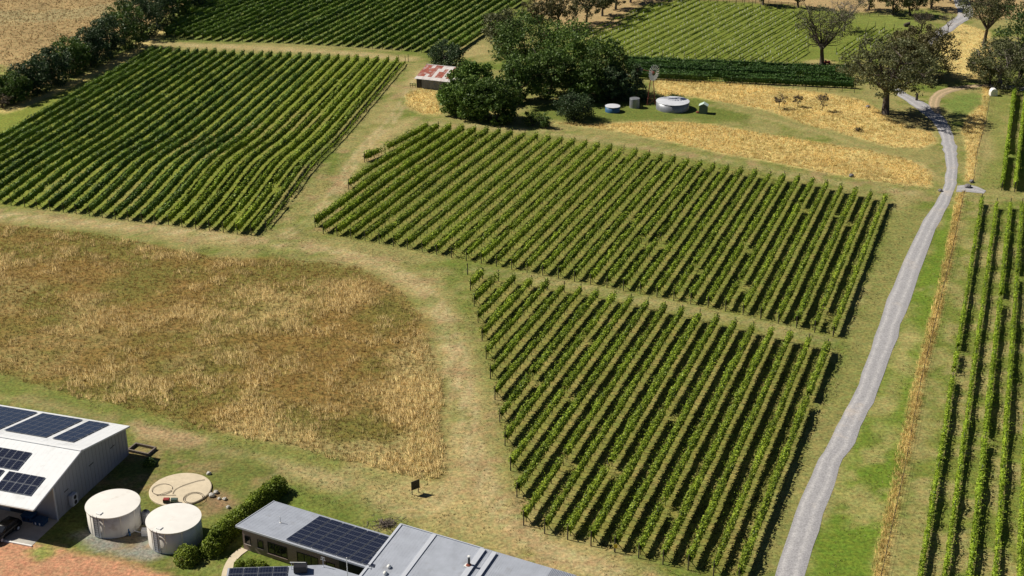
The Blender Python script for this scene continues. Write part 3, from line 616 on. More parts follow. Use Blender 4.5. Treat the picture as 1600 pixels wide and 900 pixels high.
# top block
TOPP = ats([(252, 58), (330, 64), (430, 67), (560, 74), (660, 82), (712, 86), (740, 70), (800, 20), (835, -20), (840, -26), (320, -26), (300, 10)])
tk = 0; n18, d18 = lane(0, 18.5); offs = sorted([float(n18 @ p) for p in TOPP]); o_hi = float(n18 @ np.array(at(708, 86))) 
for k in range(60):
    r = clip_row(o_hi - .4 - 3.0 * k, 18.5, TOPP)
    if r is None or np.linalg.norm(r[1] - r[0]) < 6: continue
    tk += 1
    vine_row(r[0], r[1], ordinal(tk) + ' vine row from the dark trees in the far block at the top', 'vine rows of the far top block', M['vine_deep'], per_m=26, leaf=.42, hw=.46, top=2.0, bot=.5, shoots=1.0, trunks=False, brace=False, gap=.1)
# right block
RB = [((1533, 319), (1440, 893)), ((1556, 326), (1476, 900)), ((1578, 326), (1515, 900)), ((1596, 326), (1554, 900))]
rr_ = [(np.array(at(*b)), np.array(at(*a))) for a, b in RB]; st_ = (rr_[3][0] - rr_[0][0]) / 3; st2 = (rr_[3][1] - rr_[0][1]) / 3
for k in range(6):
    a, b = (rr_[k] if k < 4 else (rr_[3][0] + st_ * (k - 3), rr_[3][1] + st2 * (k - 3))); a = a + (a - b) / np.linalg.norm(a - b) * 4
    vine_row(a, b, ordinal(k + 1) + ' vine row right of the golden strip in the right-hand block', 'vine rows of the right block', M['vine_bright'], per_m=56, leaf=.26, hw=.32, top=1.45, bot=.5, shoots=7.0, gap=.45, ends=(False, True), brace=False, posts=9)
for k, (a, b) in enumerate([((1565, 297), (1584, 148)), ((1585, 299), (1602, 148)), ((1605, 301), (1621, 148))]):
    vine_row(at(*a), at(*b), ordinal(k + 1) + ' tall bright vine row from the white box at the right edge', 'tall vine rows at the right edge', M['vine_bright'], per_m=70, leaf=.28, hw=.42, top=2.1, bot=.4, shoots=1.5, brace=False)
# hedge-like vines running across behind the water tanks
for k, (a, b) in enumerate([((985, 122), (1335, 138)), ((982, 117), (1335, 132.5)), ((978, 112), (1330, 127)), ((976, 107), (1328, 122)), ((975, 102), (1325, 117.5)), ((973, 97.5), (1322, 113))]):
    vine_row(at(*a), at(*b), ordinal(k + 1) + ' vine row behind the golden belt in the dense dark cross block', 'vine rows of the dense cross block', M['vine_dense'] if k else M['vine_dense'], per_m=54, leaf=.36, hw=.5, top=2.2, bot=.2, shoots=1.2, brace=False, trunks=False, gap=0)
# young vines in pale guards
YP = ats([(880, 62), (905, 85), (965, 88), (1090, 96), (1225, 102), (1262, 98), (1262, 70), (1270, 25), (1150, 8), (1060, 2), (1010, 10), (960, 42), (915, 52)])
YP2 = ats([(1300, 93), (1330, 92), (1402, 50), (1360, 44), (1330, 60)])
def guards(root, A, B):
    A = np.array(A); B = np.array(B); L = np.linalg.norm(B - A); d = (B - A) / L; o = ROOT[root]; mb = MB(); t = .5
    while t < L:
        if random.random() < .55:
            p = A + d * t; mb.tube([(p[0] + random.uniform(-.1, .1), p[1], 0), (p[0], p[1], random.uniform(.6, .85))], .085, 4)
        t += 2.3
    if mb.v: mb.build('vine_guards', M['white'], root)['kind'] = 'stuff'
yk = 0; n30, d30 = lane(0, 30.5); hi = max(float(n30 @ p) for p in YP)
for P_, lb in ((YP, 'far block of guarded vines'), (YP2, 'small guarded block behind the gum')):
    hi = max(float(n30 @ p) for p in P_); q = 0
    for k in range(60):
        r = clip_row(hi - 1.2 - 2.9 * k, 30.5, P_)
        if r is None or np.linalg.norm(r[1] - r[0]) < 5: continue
        q += 1
        ro = vine_row(r[0], r[1], ordinal(q) + ' young vine row from the right in the ' + lb, 'young vine rows in pale guards', M['vine'], per_m=9, leaf=.28, hw=.14, top=1.25, bot=.55, shoots=.4, trunks=False, brace=False, gap=.5)
        guards(ro, *r)
# clumpy grass in the lanes of the lower and middle blocks
Q = np.vstack([inside_points(LOW_POLY, 4.5, .3), inside_points(MID_POLY, 2.6, .3)])
n21, _ = lane(0, 21); ph = ((Q @ n21 + 22.35) / 3.05) % 1.0; Q = Q[(ph > .2) & (ph < .8)]
k = fbm(Q[:, 0], Q[:, 1], 2.5)[:, None]
tufts('lane_grass', 'short clumpy grass in the lanes between the vine rows', Q, .17, np.array((.30, .265, .09)) * k + np.array((.175, .205, .045)) * (1 - k), blades=4, spread=.22, width=.16, lean=.8)
Q = rng.random((46000, 2)) * np.array((180, 150)) + np.array((-62, 130)); D_ = np.full(len(Q), 9.0)
for q in (PAD1, LOW_POLY, MID_POLY, PAD2, PAD3, PAD5, PAD6): D_ = np.minimum(D_, poly_sd(Q, ats(q)))
rd = ats([((a[0] + b[0]) / 2, (a[1] + b[1]) / 2) for a, b in zip(RL, RR)]); D_ = np.minimum(D_, line_dist(Q, rd) - 3.2)
u, v = px_of(Q); yard = poly_sd(np.column_stack([u, v]), np.array([(-80, 640), (130, 640), (215, 668), (330, 690), (430, 730), (440, 780), (620, 815), (760, 850), (920, 905), (920, 1000), (-80, 1000)], float))
k = fbm(Q[:, 0] + 8, Q[:, 1] + 2, 5); Q = Q[(D_ > .2) & (yard > 2) & (rng.random(len(Q)) < sstep(.35, .7, k) + .15)]; k = fbm(Q[:, 0], Q[:, 1], 3)[:, None]
tufts('mown_grass_clumps', 'scattered short clumps of grass on the mown tracks', Q, .10 + .10 * rng.random(len(Q)), np.array((.42, .34, .18)) * k + np.array((.17, .19, .055)) * (1 - k), blades=4, spread=.25, width=.10, lean=1.2)
#@@PART2
# ------------------------------------------------------------------ trees and shrubs
def tree(name, base, h, r, mat, label, cat='tree', group=None, bark='bark', clumps=90, per=46, leaf=.42, trunk=.3, low=.18, clump_r=.2, limbs=6, shape='round', tr=None, bare=0.0, seed=None, sx=1.0, drop=0.0):
    """tapered trunk and limbs; leaf clumps through the outer crown"""
    R = np.random.default_rng(int(seed if seed is not None else abs(base[0] * 13 + base[1] * 7) * 10)); x, y = base; z = float(hump(x, y))
    root = thing(name, (x, y, z), label, cat, group); o = np.array((x, y, z))
    cz0 = h * low; cz = (cz0 + h) / 2; rz = (h - cz0) / 2
    # clump centres
    C = []; tries = 0
    lob = R.normal(0, 1, (7, 3)); lob /= np.linalg.norm(lob, axis=1)[:, None]
    while len(C) < clumps and tries < clumps * 30:
        tries += 1; dr = R.normal(0, 1, 3); dr /= np.linalg.norm(dr)
        if dr[2] < -.55 and R.random() < (.7 if low > .15 else .2): continue
        bump = .80 + .32 * max(0, float((lob @ dr).max()) - .45) / .55
        q = (1 - .62 * R.random() ** 1.7) * bump
        if shape == 'cone':
            t = R.random() ** 1.3; a = R.random() * 6.283; rr = r * (1.02 - t) * (.55 + .5 * R.random()); p = np.array((math.cos(a) * rr, math.sin(a) * rr, cz0 + t * (h - cz0) * .97))
        elif shape == 'flat':
            p = np.array((dr[0] * r * q * sx, dr[1] * r * q, cz + dr[2] * rz * q * (.9 if dr[2] > 0 else .65)))
        else: p = np.array((dr[0] * r * q * sx, dr[1] * r * q, cz + dr[2] * rz * q))
        C.append(p)
    C = np.array(C)
    # wood
    mb = MB(); t0 = trunk; fork = h * (.28 if shape != 'cone' else .9); bend = R.normal(0, .03 * h, 2)
    top = Vector((bend[0], bend[1], fork)); mb.tube([o + np.array((0, 0, -.2)), o + np.array((bend[0] * .4, bend[1] * .4, fork * .5)), o + np.array(tuple(top))], [t0 * 1.25, t0 * .95, t0 * .8], 7)
    put_tr = mb.build('trunk', M[bark], root, smooth=True)
    if shape != 'cone':
        for k in range(limbs):
            a = 6.283 * (k + R.random() * .7) / limbs; e = .45 + .5 * R.random(); rad = r * (.55 + .3 * R.random())
            tip = np.array((math.cos(a) * rad * sx, math.sin(a) * rad, cz + rz * (-.1 + .8 * R.random()))); mid = np.array(tuple(top)) * .55 + tip * .45 + np.array((0, 0, -.08 * h * (1 - e)))
            lm = MB(); s0 = t0 * (.5 + .2 * R.random()); lm.tube([o + np.array(tuple(top)) * .97, o + mid, o + tip], [s0, s0 * .6, s0 * .18], 5)
            for b in range(3 + int(bare * 5)):
                f = .25 + .7 * R.random(); sp = (mid * (1 - f) + tip * f) if b % 2 else (np.array(tuple(top)) * (1 - f) + mid * f)
                dv = R.normal(0, 1, 3); dv[2] = abs(dv[2]) * .7; tp2 = sp + dv / np.linalg.norm(dv) * r * (.25 + .35 * R.random()); lm.tube([o + sp, o + (sp + tp2) / 2 + R.normal(0, .04 * r, 3), o + tp2], [s0 * .38, s0 * .24, .02], 4)
                for c in range(int(bare * 6)):
                    f2 = .3 + .7 * R.random(); s2 = sp * (1 - f2) + tp2 * f2; dv = R.normal(0, 1, 3); dv[2] = abs(dv[2]); t3 = s2 + dv / np.linalg.norm(dv) * r * (.12 + .2 * R.random()); lm.tube([o + s2, o + t3], [s0 * .16, .015], 3)
            lm.build('limb', M[bark], root, smooth=True)
    # leaves
    k = np.repeat(np.arange(len(C)), per); n = len(k); dd = R.normal(0, 1, (n, 3)); dd /= np.linalg.norm(dd, axis=1)[:, None]
    cr = r * clump_r * (.7 + .6 * R.random(len(C)))[k]; q = R.random(n) ** .5
    L = C[k] + dd * (cr * q)[:, None] * np.array((1, 1, .75)); L[:, 2] -= drop * r * R.random(n) * .2
    L = L[L[:, 2] > .15]; dd = dd[:len(L)]
    out = L / (np.linalg.norm(L - np.array((0, 0, cz)), axis=1)[:, None] + .1)
    V = leaf_quads(L, leaf * (.6 + .8 * R.random(len(L))), dd * .5 + np.array((0, 0, .55)))
    put('crown', np_mesh('crown', V + 0.0, np.arange(len(V)).reshape(-1, 4), mat), root)
    return root
G1 = 'dark trees of the farmstead clump'
for i, (bx_, by_, h, r, mt, lb) in enumerate([
    (788, 84, 12.5, 6.0, 'gum', 'olive grey tree at the upper left end of the dark farmstead clump'),
    (822, 122, 17.5, 8.0, 'oak', 'tall dark tree, upper left dome of the farmstead clump'),
    (893, 132, 17.0, 8.6, 'oak_light', 'broadest dark tree in the centre of the farmstead clump'),
    (858, 150, 13.0, 6.5, 'oak', 'dark tree in the hollow middle of the farmstead clump'),
    (944, 146, 13.5, 6.6, 'oak', 'dark tree at the right end of the farmstead clump'),
    (812, 160, 12.0, 5.6, 'oak', 'dark green tree just right of the barn side group'),
    (735, 158, 11.0, 5.2, 'oak_light', 'green tree overlapping the right end of the rusty barn roof'),
    (708, 176, 8.0, 4.2, 'oak_light', 'leftmost leafy tree below the rusty roofed barn'),
    (742, 184, 10.0, 5.0, 'oak_light', 'lighter green tree at the front of the farmstead clump'),
    (776, 190, 11.0, 5.6, 'oak', 'rounded dark tree nearest the vines in the farmstead clump'),
    (918, 158, 9.5, 4.6, 'oak', 'lower dark tree in front of the right dome of the farmstead clump'),
    (958, 156, 8.0, 4.0, 'cypress', 'bluish shrubby tree at the right foot of the farmstead clump')]):
    tree('leafy_tree', at(bx_, by_), h, r, M[mt], lb, 'tree', G1, clumps=int(110 + r * 13), per=48, leaf=.48, low=.0 if h < 12 else .04, clump_r=.21, trunk=.32, seed=100 + i)
tree('conifer', at(993, 158), 9.5, 3.2, M['cypress'], 'dark conical conifer just left of the windmill', 'conifer', None, clumps=120, per=36, leaf=.36, low=.03, clump_r=.26, shape='cone', seed=31)
tree('round_bush', at(896, 186), 6.6, 4.4, M['cypress'], 'round dark bush alone on the lawn left of the water tanks', 'bush', None, clumps=170, per=46, leaf=.34, low=-.1, clump_r=.24, seed=32)
tree('spreading_bush', at(697, 108), 7.2, 5.6, M['cypress'], 'dark spiky bush behind the rusty roofed barn', 'bush', None, clumps=170, per=42, leaf=.40, low=-.1, clump_r=.22, seed=33)
tree('shrub', at(851, 199), 3.6, 1.4, M['oak'], 'slim green shrub at the edge of the vines', 'shrub', None, clumps=40, per=30, leaf=.28, low=.0, clump_r=.35, seed=34)
tree('shrub', at(832, 196), 3.0, 2.4, M['oak'], 'low spreading shrub left of the slim shrub', 'shrub', None, clumps=40, per=34, leaf=.3, low=.0, clump_r=.3, seed=35)
tree('shrub', at(1057, 160), 2.0, 2.6, M['bright_tree'], 'low green shrub behind the largest round tank', 'shrub', None, clumps=30, per=34, leaf=.26, low=.0, clump_r=.3, seed=36)
# dark belt on the left
pos = ['nearest the left edge', 'second from the left edge', 'third from the left edge', 'fourth from the left edge', 'fifth from the left edge', 'sixth from the left edge', 'seventh from the left edge', 'eighth from the left edge', 'ninth from the left edge', 'tenth from the left edge', 'last at its upper right end']
for i, (bx_, by_, h, r) in enumerate([(22, 158, 7, 4.4), (52, 146, 8.5, 4.8), (84, 130, 9.5, 5.2), (113, 114, 9.5, 5.2), (142, 102, 10, 5.2), (168, 88, 11.5, 5.4), (196, 74, 12.5, 6), (222, 56, 13, 6), (246, 40, 13, 6), (272, 28, 12.5, 5.6), (298, 14, 12, 5.4)]):
    tree('belt_tree', at(bx_, by_), h, r, M['cypress' if i % 3 else 'oak'], 'dark tree in the long belt along the tan pasture, ' + pos[i], 'tree', 'dark tree belt', clumps=150, per=46, leaf=.46, low=-.08, clump_r=.24, seed=200 + i)
tree('shrub', at(4, 168), 3.5, 2.4, M['purple'], 'grey brown shrub at the left edge below the dark belt', 'shrub', None, clumps=35, per=30, leaf=.26, low=0, clump_r=.3, seed=230)
# gums on the right
tree('gum_tree', at(1383, 178), 20.5, 11.0, M['gum'], 'big spreading gum tree whose shadow crosses the road bend', 'gum tree', 'gum trees', clumps=230, per=54, leaf=.42, low=.10, clump_r=.13, trunk=.85, limbs=9, shape='flat', seed=41, bare=.5)
tree('gum_tree', at(1446, 122), 14.0, 7.6, M['gum_brown'], 'rounded brownish gum tree behind the big spreading gum', 'gum tree', 'gum trees', clumps=190, per=56, leaf=.42, low=.0, clump_r=.18, trunk=.5, seed=42)
tree('gum_tree', at(1412, 118), 13.0, 6.6, M['gum_brown'], 'olive brown tree filling the gap behind the big spreading gum', 'gum tree', 'gum trees', clumps=150, per=56, leaf=.42, low=.0, clump_r=.18, trunk=.4, seed=43)
tree('gum_tree', at(1284, 101), 16.5, 8.2, M['gum'], 'thin crowned gum with dark forked trunk above the dense vines', 'gum tree', 'gum trees', clumps=150, per=34, leaf=.32, low=.28, clump_r=.14, trunk=.6, limbs=9, shape='flat', seed=44, bare=1.0)
tree('bare_tree', at(1318, 48), 11.0, 6.5, M['purple'], 'leafless grey tree behind the thin crowned gum', 'tree', None, bark='bark_pale', clumps=50, per=8, leaf=.26, low=.2, clump_r=.14, trunk=.35, limbs=9, seed=45, bare=1.0)
tree('gum_tree', at(1562, 134), 12.5, 8.5, M['gum'], 'dense grey green gum tree with pale twigs by the side road', 'gum tree', 'gum trees', clumps=240, per=56, leaf=.40, low=-.05, clump_r=.17, trunk=.6, limbs=8, seed=46, bare=.6, bark='bark_pale')
tree('gum_tree', at(1537, 72), 18.0, 8.5, M['gum'], 'thin brown grey gum with forked trunk beside the pale slope', 'gum tree', 'gum trees', clumps=220, per=40, leaf=.36, low=.26, clump_r=.15, trunk=.5, limbs=8, shape='flat', seed=47, bare=1.0)
tree('leafy_tree', at(1594, 122), 22.0, 8.0, M['bright_tree'], 'tall green tree cut by the right edge of the picture', 'tree', None, clumps=150, per=52, leaf=.44, low=.05, clump_r=.2, trunk=.5, seed=48)
tree('small_tree', at(1439, 48), 6.5, 3.6, M['purple'], 'small plum grey tree left of the far road', 'tree', None, clumps=45, per=20, leaf=.26, low=.28, clump_r=.2, trunk=.22, limbs=6, seed=49, bare=.8)
tree('small_tree', at(1481, 50), 5.5, 2.6, M['purple'], 'thin sapling standing in front of the far road', 'tree', None, clumps=24, per=14, leaf=.22, low=.55, clump_r=.25, trunk=.12, limbs=5, seed=50, bare=.4)
for i, (bx_, by_, h, r, mt, lb) in enumerate([(842, 52, 11, 5.2, 'gum_brown', 'grey brown tree behind the upper left dome of the farmstead clump'), (872, 45, 12.5, 6.0, 'gum_brown', 'brown green tree left of the sandy bare patch'),
        (916, 36, 13, 5.8, 'gum', 'gum with forked trunk standing on the sandy bare patch'), (941, 25, 12, 4.8, 'gum', 'thin gum right of the one on the sandy patch'), (962, 14, 12, 4.6, 'gum', 'third gum of the line running to the top edge'), (985, 4, 12, 4.6, 'gum', 'fourth gum of the line running to the top edge'), (1003, -4, 12, 4.6, 'gum', 'last gum of the line, its trunk just inside the top edge')]):
    tree('gum_tree', at(bx_, by_), h, r, M[mt], lb, 'gum tree', 'gum trees', clumps=120, per=46, leaf=.40, low=.15, clump_r=.18, trunk=.34, limbs=6, seed=60 + i, bare=.4)
for i, (bx_, by_, h, r, lb) in enumerate([(1192, 8, 9, 4.0, 'left tree of the far fence line'), (1247, 12, 10, 3.4, 'tree on the far fence line above the thin crowned gum'), (1357, 16, 10, 5, 'dark tree on the far slope left of the dark lump'), (1395, 24, 11, 5, 'dark trunked tree above the green clearing'), (1422, 24, 10, 4.6, 'bushy dark tree beside the far road shade'), (1455, 14, 11, 5.2, 'dark tree casting shade on the far road'), (1485, 2, 12, 5.4, 'topmost tree over the far road')]):
    tree('far_tree', at(bx_, by_), h, r, M['gum' if i != 5 else 'cypress'], lb, 'tree', 'far trees along the top', clumps=110, per=46, leaf=.40, low=.15, clump_r=.2, trunk=.34, limbs=6, seed=80 + i, bare=.3)
for i, (bx_, by_, h, r, lb) in enumerate([(1217, 169, 3.6, 1.7, 'left of three young plum coloured trees in golden grass'), (1246, 167, 2.8, 1.2, 'smallest, middle one of three young plum coloured trees'), (1284, 173, 4.4, 1.6, 'right, tallest of three young plum coloured trees')]):
    tree('young_tree', at(bx_, by_), h, r, M['purple'], lb, 'tree', 'young plum coloured trees', clumps=30, per=26, leaf=.22, low=.3, clump_r=.3, trunk=.09, limbs=4, seed=90 + i)
tree('shrub', at(1520, 110), 1.8, 1.6, M['gum_brown'], 'low brown bush on the pale golden slope', 'shrub', None, clumps=20, per=26, leaf=.22, low=0, clump_r=.35, seed=95)
tree('shrub', at(1340, 205), 1.0, 1.2, M['gum_brown'], 'small dark tussock in the golden grass', 'shrub', None, clumps=16, per=24, leaf=.18, low=0, clump_r=.35, seed=96)

# clipped conifer hedge and bushes by the tanks
def leaf_blob(name, pts, radii, mat, label, cat, leaf=.2, per=900, hscale=1.3, group=None):
    """a run of merged shrub mounds along pts"""
    pts = np.asarray(pts, float); root = thing(name, (pts[0][0], pts[0][1], 0), label, cat, group); o = np.array(ROOT[root]); VV = []
    for p, r in zip(pts, radii):
        n = int(per * r * r); d = rng.normal(0, 1, (n, 3)); d /= np.linalg.norm(d, axis=1)[:, None]; d[:, 2] = np.abs(d[:, 2]) * 1.0
        nz = fbm(d[:, 0] * 3 + p[0], d[:, 1] * 3 + d[:, 2] * 2 + p[1], .8, 3); q = .82 + .4 * (nz - .5) + .08 * rng.random(n) - .35 * rng.random(n) ** 4
        L = np.column_stack([p[0] + d[:, 0] * r * q, p[1] + d[:, 1] * r * q, d[:, 2] * r * hscale * q]); VV.append(leaf_quads(L, leaf * (.6 + .8 * rng.random(n)), d * .55 + np.array((-.2, 0, .6))))
    V = np.vstack(VV) - o; put('foliage', np_mesh(name, V, np.arange(len(V)).reshape(-1, 4), mat), root)
    mb = MB()
    for p, r in zip(pts, radii): mb.tube([(p[0], p[1], -.05), (p[0], p[1], r * .8)], .06, 5)
    mb.build('stem', M['bark'], root); return root
hp = smooth_line(ats([(336, 856), (346, 846), (372, 822), (398, 800), (420, 782), (437, 767)]), 5)
leaf_blob('hedge', hp, [1.3 + .22 * random.random() for _ in hp], M['hedge'], 'clipped yellow green hedge left of the panelled grey roof', 'hedge', leaf=.20, per=420, hscale=2.0)
leaf_blob('bush', ats([(293, 876)]), [1.75], M['hedge'], 'round green bush in front of the right cream tank', 'bush', leaf=.20, per=700, hscale=1.35)
leaf_blob('bush', ats([(330, 862)]), [1.75], M['hedge'], 'green bush between the round bush and the hedge', 'bush', leaf=.20, per=700, hscale=1.3)
leaf_blob('shrub_bed', ats([(374, 884), (392, 884), (408, 885)]), [.8, .9, .8], M['hedge'], 'low shrubs by the brick wall windows', 'shrub', leaf=.16, per=900, hscale=1.1)
leaf_blob('bush', ats([(234, 726)]), [1.0], M['oak'], 'small dark bush at the shadow edge behind the white roofed shed', 'bush', leaf=.18, per=700, hscale=1.1)

# ------------------------------------------------------------------ solar panels shared by the roofs
def panel_mesh(w_, h_):
    mb = MB(); mb.cur = 1; mb.box((0, 0, 0), (w_ / 2 - .012, h_ / 2 - .012, .018)); mb.cur = 0
    mb.poly([(-w_ / 2 + .035, -h_ / 2 + .035, .021), (w_ / 2 - .035, -h_ / 2 + .035, .021), (w_ / 2 - .035, h_ / 2 - .035, .021), (-w_ / 2 + .035, h_ / 2 - .035, .021)])
    me = bpy.data.meshes.new('solar_panel'); me.from_pydata(mb.v, [], mb.f); me.materials.append(M['cells']); me.materials.append(M['frame']); me.polygons.foreach_set('material_index', mb.m); return me
PANEL_P, PANEL_L = panel_mesh(1.03, 1.66), panel_mesh(1.66, 1.03)
def solar_array(parent, origin, ux, uy, nx_, ny_, me, w_, h_, skip=None, gapx=None, lift=.10):
    """origin: corner of the array on the roof plane; ux, uy unit vectors in the plane; rails are the array part, panels its sub-parts"""
    ux, uy = Vector(ux).normalized(), Vector(uy).normalized(); nz = ux.cross(uy).normalized(); fl = 1 if nz.z > 0 else -1; nz = nz * fl
    o = Vector(origin); gapx = gapx or (lambda i: 0)
    r = MB()
    for j in range(ny_):
        for f in (.25, .75):
            a = o + uy * ((j + f) * (h_ + .02)) + nz * .045; wid = nx_ * (w_ + .02) + gapx(nx_ - 1)
            if skip and skip(nx_ - 1, j): wid -= w_
            r.box(a + ux * wid / 2, (wid / 2, .02, .025), (ux, uy, nz))
    arr = r.build('solar_array', M['frame'], parent)
    uy2 = nz.cross(ux); rot = Matrix((ux, uy2, nz)).transposed().to_euler()
    for i in range(nx_):
        for j in range(ny_):
            if skip and skip(i, j): continue
            p = o + ux * ((i + .5) * (w_ + .02) + gapx(i)) + uy * ((j + .5) * (h_ + .02)) + nz * lift
            put('solar_panel', me, arr, tuple(p - ROOT[arr]), rot)
    return arr

# ------------------------------------------------------------------ white roofed shed
D = Vector((-.29, -.957, 0)).normalized(); Lx = Vector((-D.y, D.x, 0)) * -1        # D: back to front, Lx: towards the left end
Bk = Vector((*at(201.7, 710), 0))
shed = thing('farm_shed', tuple(Bk), 'large shed with white gabled roof, grey walls and solar panels', 'shed')
SL = 34.0; HB, HR, HF = 4.35, 6.7, 4.5; TR, TW, TF = 10.5, 16.6, 21.2
def S(t, l, z): return Bk + D * t + Lx * l + Vector((0, 0, z))
zw = HR + (HF - HR) * (TW - TR) / (TF - TR)
MB().prism([S(0, 0, 0), S(TW, 0, 0), S(TW, 0, zw - .12), S(TR, 0, HR - .12), S(0, 0, HB - .12)], [S(0, SL, 0), S(TW, SL, 0), S(TW, SL, zw - .12), S(TR, SL, HR - .12), S(0, SL, HB - .12)]).build('wall', M['shed_wall'], shed)
rb = MB()
for k in range(22):                                          # wall sheet ribs on the shaded end
    t = .4 + k * .75; zt = (HB + (HR - HB) * t / TR) if t < TR else (HR + (HF - HR) * (t - TR) / (TF - TR))
    if t < TW: rb.box(S(t, -.015, (zt - .2) / 2), (.03, .015, (zt - .2) / 2), (D, Lx, (0, 0, 1)))
rb.build('wall_ribs', M['shed_wall'], shed)
def roof_sheet(a, b, c, d, th, name, mat, parent, ribs=0, rib_h=.03, ribmat=None):
    """a-b eave, d-c ridge; a slab with standing ribs running a->d"""
    a, b, c, d = map(Vector, (a, b, c, d)); nz = (b - a).cross(d - a).normalized(); nz = nz if nz.z > 0 else -nz
    o = MB().prism([p - nz * th for p in (a, b, c, d)], [a, b, c, d]).build(name, mat, parent)
    if ribs:
        m = MB()
        for k in range(1, ribs):
            f = k / ribs; p, q = a.lerp(b, f), d.lerp(c, f); m.box((p + q) / 2 + nz * rib_h / 2, ((q - p).length / 2 - .02, .022, rib_h / 2), ((q - p).normalized(), (b - a).normalized(), nz))
        m.build('roof_ribs', ribmat or mat, o)
    return o
ov = .35
roof_sheet(S(-.45, -ov, HB - .1), S(-.45, SL, HB - .1), S(TR, SL, HR), S(TR, -ov, HR), .1, 'back_roof', M['white_roof'], shed, 44, .006)
roof_sheet(S(TF, -ov, HF), S(TF, SL, HF), S(TR + .002, SL, HR), S(TR + .002, -ov, HR), .1, 'front_roof', M['white_roof'], shed, 44, .006)
MB().box(S(TR, SL / 2 - .2, HR + .045), (.22, SL / 2 + .2, .02), (D, Lx, (0, 0, 1))).build('ridge_cap', M['white_roof'], shed)
MB().box(S(TF + .08, SL / 2 - .2, HF - .1), (.07, SL / 2 + .15, .08), (D, Lx, (0, 0, 1))).build('gutter', M['white'], shed)
bo = MB()
for (t0, z0, t1, z1) in ((-.45, HB - .1, TR, HR), (TR, HR, TF, HF)):
    a, b = S(t0, -ov - .04, z0 - .1), S(t1, -ov - .04, z1 - .1); bo.box((a + b) / 2, ((b - a).length / 2, .03, .11), ((b - a).normalized(), Lx, (b - a).normalized().cross(Lx)))
bo.build('barge_board', M['grey_trim'], shed)
MB().box(S(TW + .06, -.02, zw / 2 - .1), (.06, .08, zw / 2 - .1), (D, Lx, (0, 0, 1))).build('downpipe', M['grey_trim'], shed)
MB().box(S(TW + .02, 5, 1.9), (.03, 1.9, 1.9), (D, Lx, (0, 0, 1))).build('roller_door', M['dark_wall'], shed)
MB().box(S(TW + .02, 12, 1.9), (.03, 2.4, 1.9), (D, Lx, (0, 0, 1))).build('roller_door', M['dark_wall'], shed)
for l in (8.0, 16.0, 24.0): MB().box(S(TF - .3, l, (HF - .15) / 2), (.07, .07, (HF - .15) / 2), (D, Lx, (0, 0, 1))).build('canopy_post', M['grey_trim'], shed)
for (t, z, w_) in ((3.5, 3.2, .5), (8.5, 3.4, .5), (14.2, 2.9, .45)): MB().box(S(t, -.03, z), (w_, .02, .05), (D, Lx, (0, 0, 1))).build('wall_vent', M['dark'], shed)
pb = S(0, 0, 0); ub = (S(TR, 0, HR) - S(-.45, 0, HB - .1)).normalized(); uf = (S(TF, 0, HF) - S(TR, 0, HR)).normalized()
nb_ = 5
solar_array(shed, S(.35, 2.2, HB + .10), -Lx * -1, ub, 3, nb_, PANEL_P, 1.03, 1.66)
solar_array(shed, S(.35, 6.3, HB + .10), Lx, ub, 6, nb_, PANEL_P, 1.03, 1.66)
solar_array(shed, S(.35, 13.4, HB + .10), Lx, ub, 6, nb_, PANEL_P, 1.03, 1.66)
solar_array(shed, S(12.4, 5.6, HR + (HF - HR) * 1.9 / 10.7), Lx, uf, 5, 2, PANEL_P, 1.03, 1.66)
solar_array(shed, S(16.0, 1.3, HR + (HF - HR) * 5.5 / 10.7), Lx, uf, 5, 2, PANEL_P, 1.03, 1.66)
solar_array(shed, S(16.0, 7.2, HR + (HF - HR) * 5.5 / 10.7), Lx, uf, 5, 2, PANEL_P, 1.03, 1.66)
ac = thing('air_conditioner', tuple(S(13.6, -.5, 0)), 'grey box unit fixed low on the shaded shed end wall', 'air conditioner')
MB().box(S(13.6, -.42, 1.35), (.55, .3, .75), (D, Lx, (0, 0, 1))).build('cabinet', M['grey_trim'], ac)
for z in (1.0, 1.7): MB().tube([S(13.6, -.73, z), S(13.6, -.76, z)], .28, 14).build('fan_grille', M['dark'], ac)
ap = put('concrete_apron', None) if False else None
a_ = [S(TW + .05, -.2, .02), S(TF + 1.2, -.2, .02), S(TF + 1.2, 5.6, .02), S(TF + 4.5, 6, .02), S(TF + 4.5, SL, .02), S(TW + .05, SL, .02)]
m_ = MB(); m_.poly([Vector((p.x, p.y, .045)) for p in a_], flip=False); o_ = m_.build('concrete_apron', M['concrete']); o_['kind'] = 'structure'
MB().box(S(TF + 1.3, 2.6, .08), (.12, 2.9, .08), (D, Lx, (0, 0, 1))).build('white_kerb', M['white'])['kind'] = 'structure'
for i, (l, t, hh, lb) in enumerate(((1.6, 17.9, .6, 'low blue crate nearest the downpipe under the shed canopy'), (3.4, 17.6, .85, 'taller dark blue bin under the shed canopy'))):
    b_ = thing('storage_bin', tuple(S(t, l, .05)), lb, 'bin', 'blue bins under the canopy')
    MB().prism([S(t - .55, l - .65, .05), S(t + .55, l - .65, .05), S(t + .55, l + .65, .05), S(t - .55, l + .65, .05)], [S(t - .62, l - .75, .05 + hh), S(t + .62, l - .75, .05 + hh), S(t + .62, l + .75, .05 + hh), S(t - .62, l + .75, .05 + hh)]).build('tub', M['bin_blue'], b_)
    MB().box(S(t, l, .09 + hh), (.68, .8, .04), (D, Lx, (0, 0, 1))).build('lid', M['bin_blue'], b_)
    for q in (-.3, .3): MB().box(S(t + .63, l + q, .05 + hh * .5), (.02, .08, .15), (D, Lx, (0, 0, 1))).build('label', M['white'] if i == 0 else M['dark'], b_)
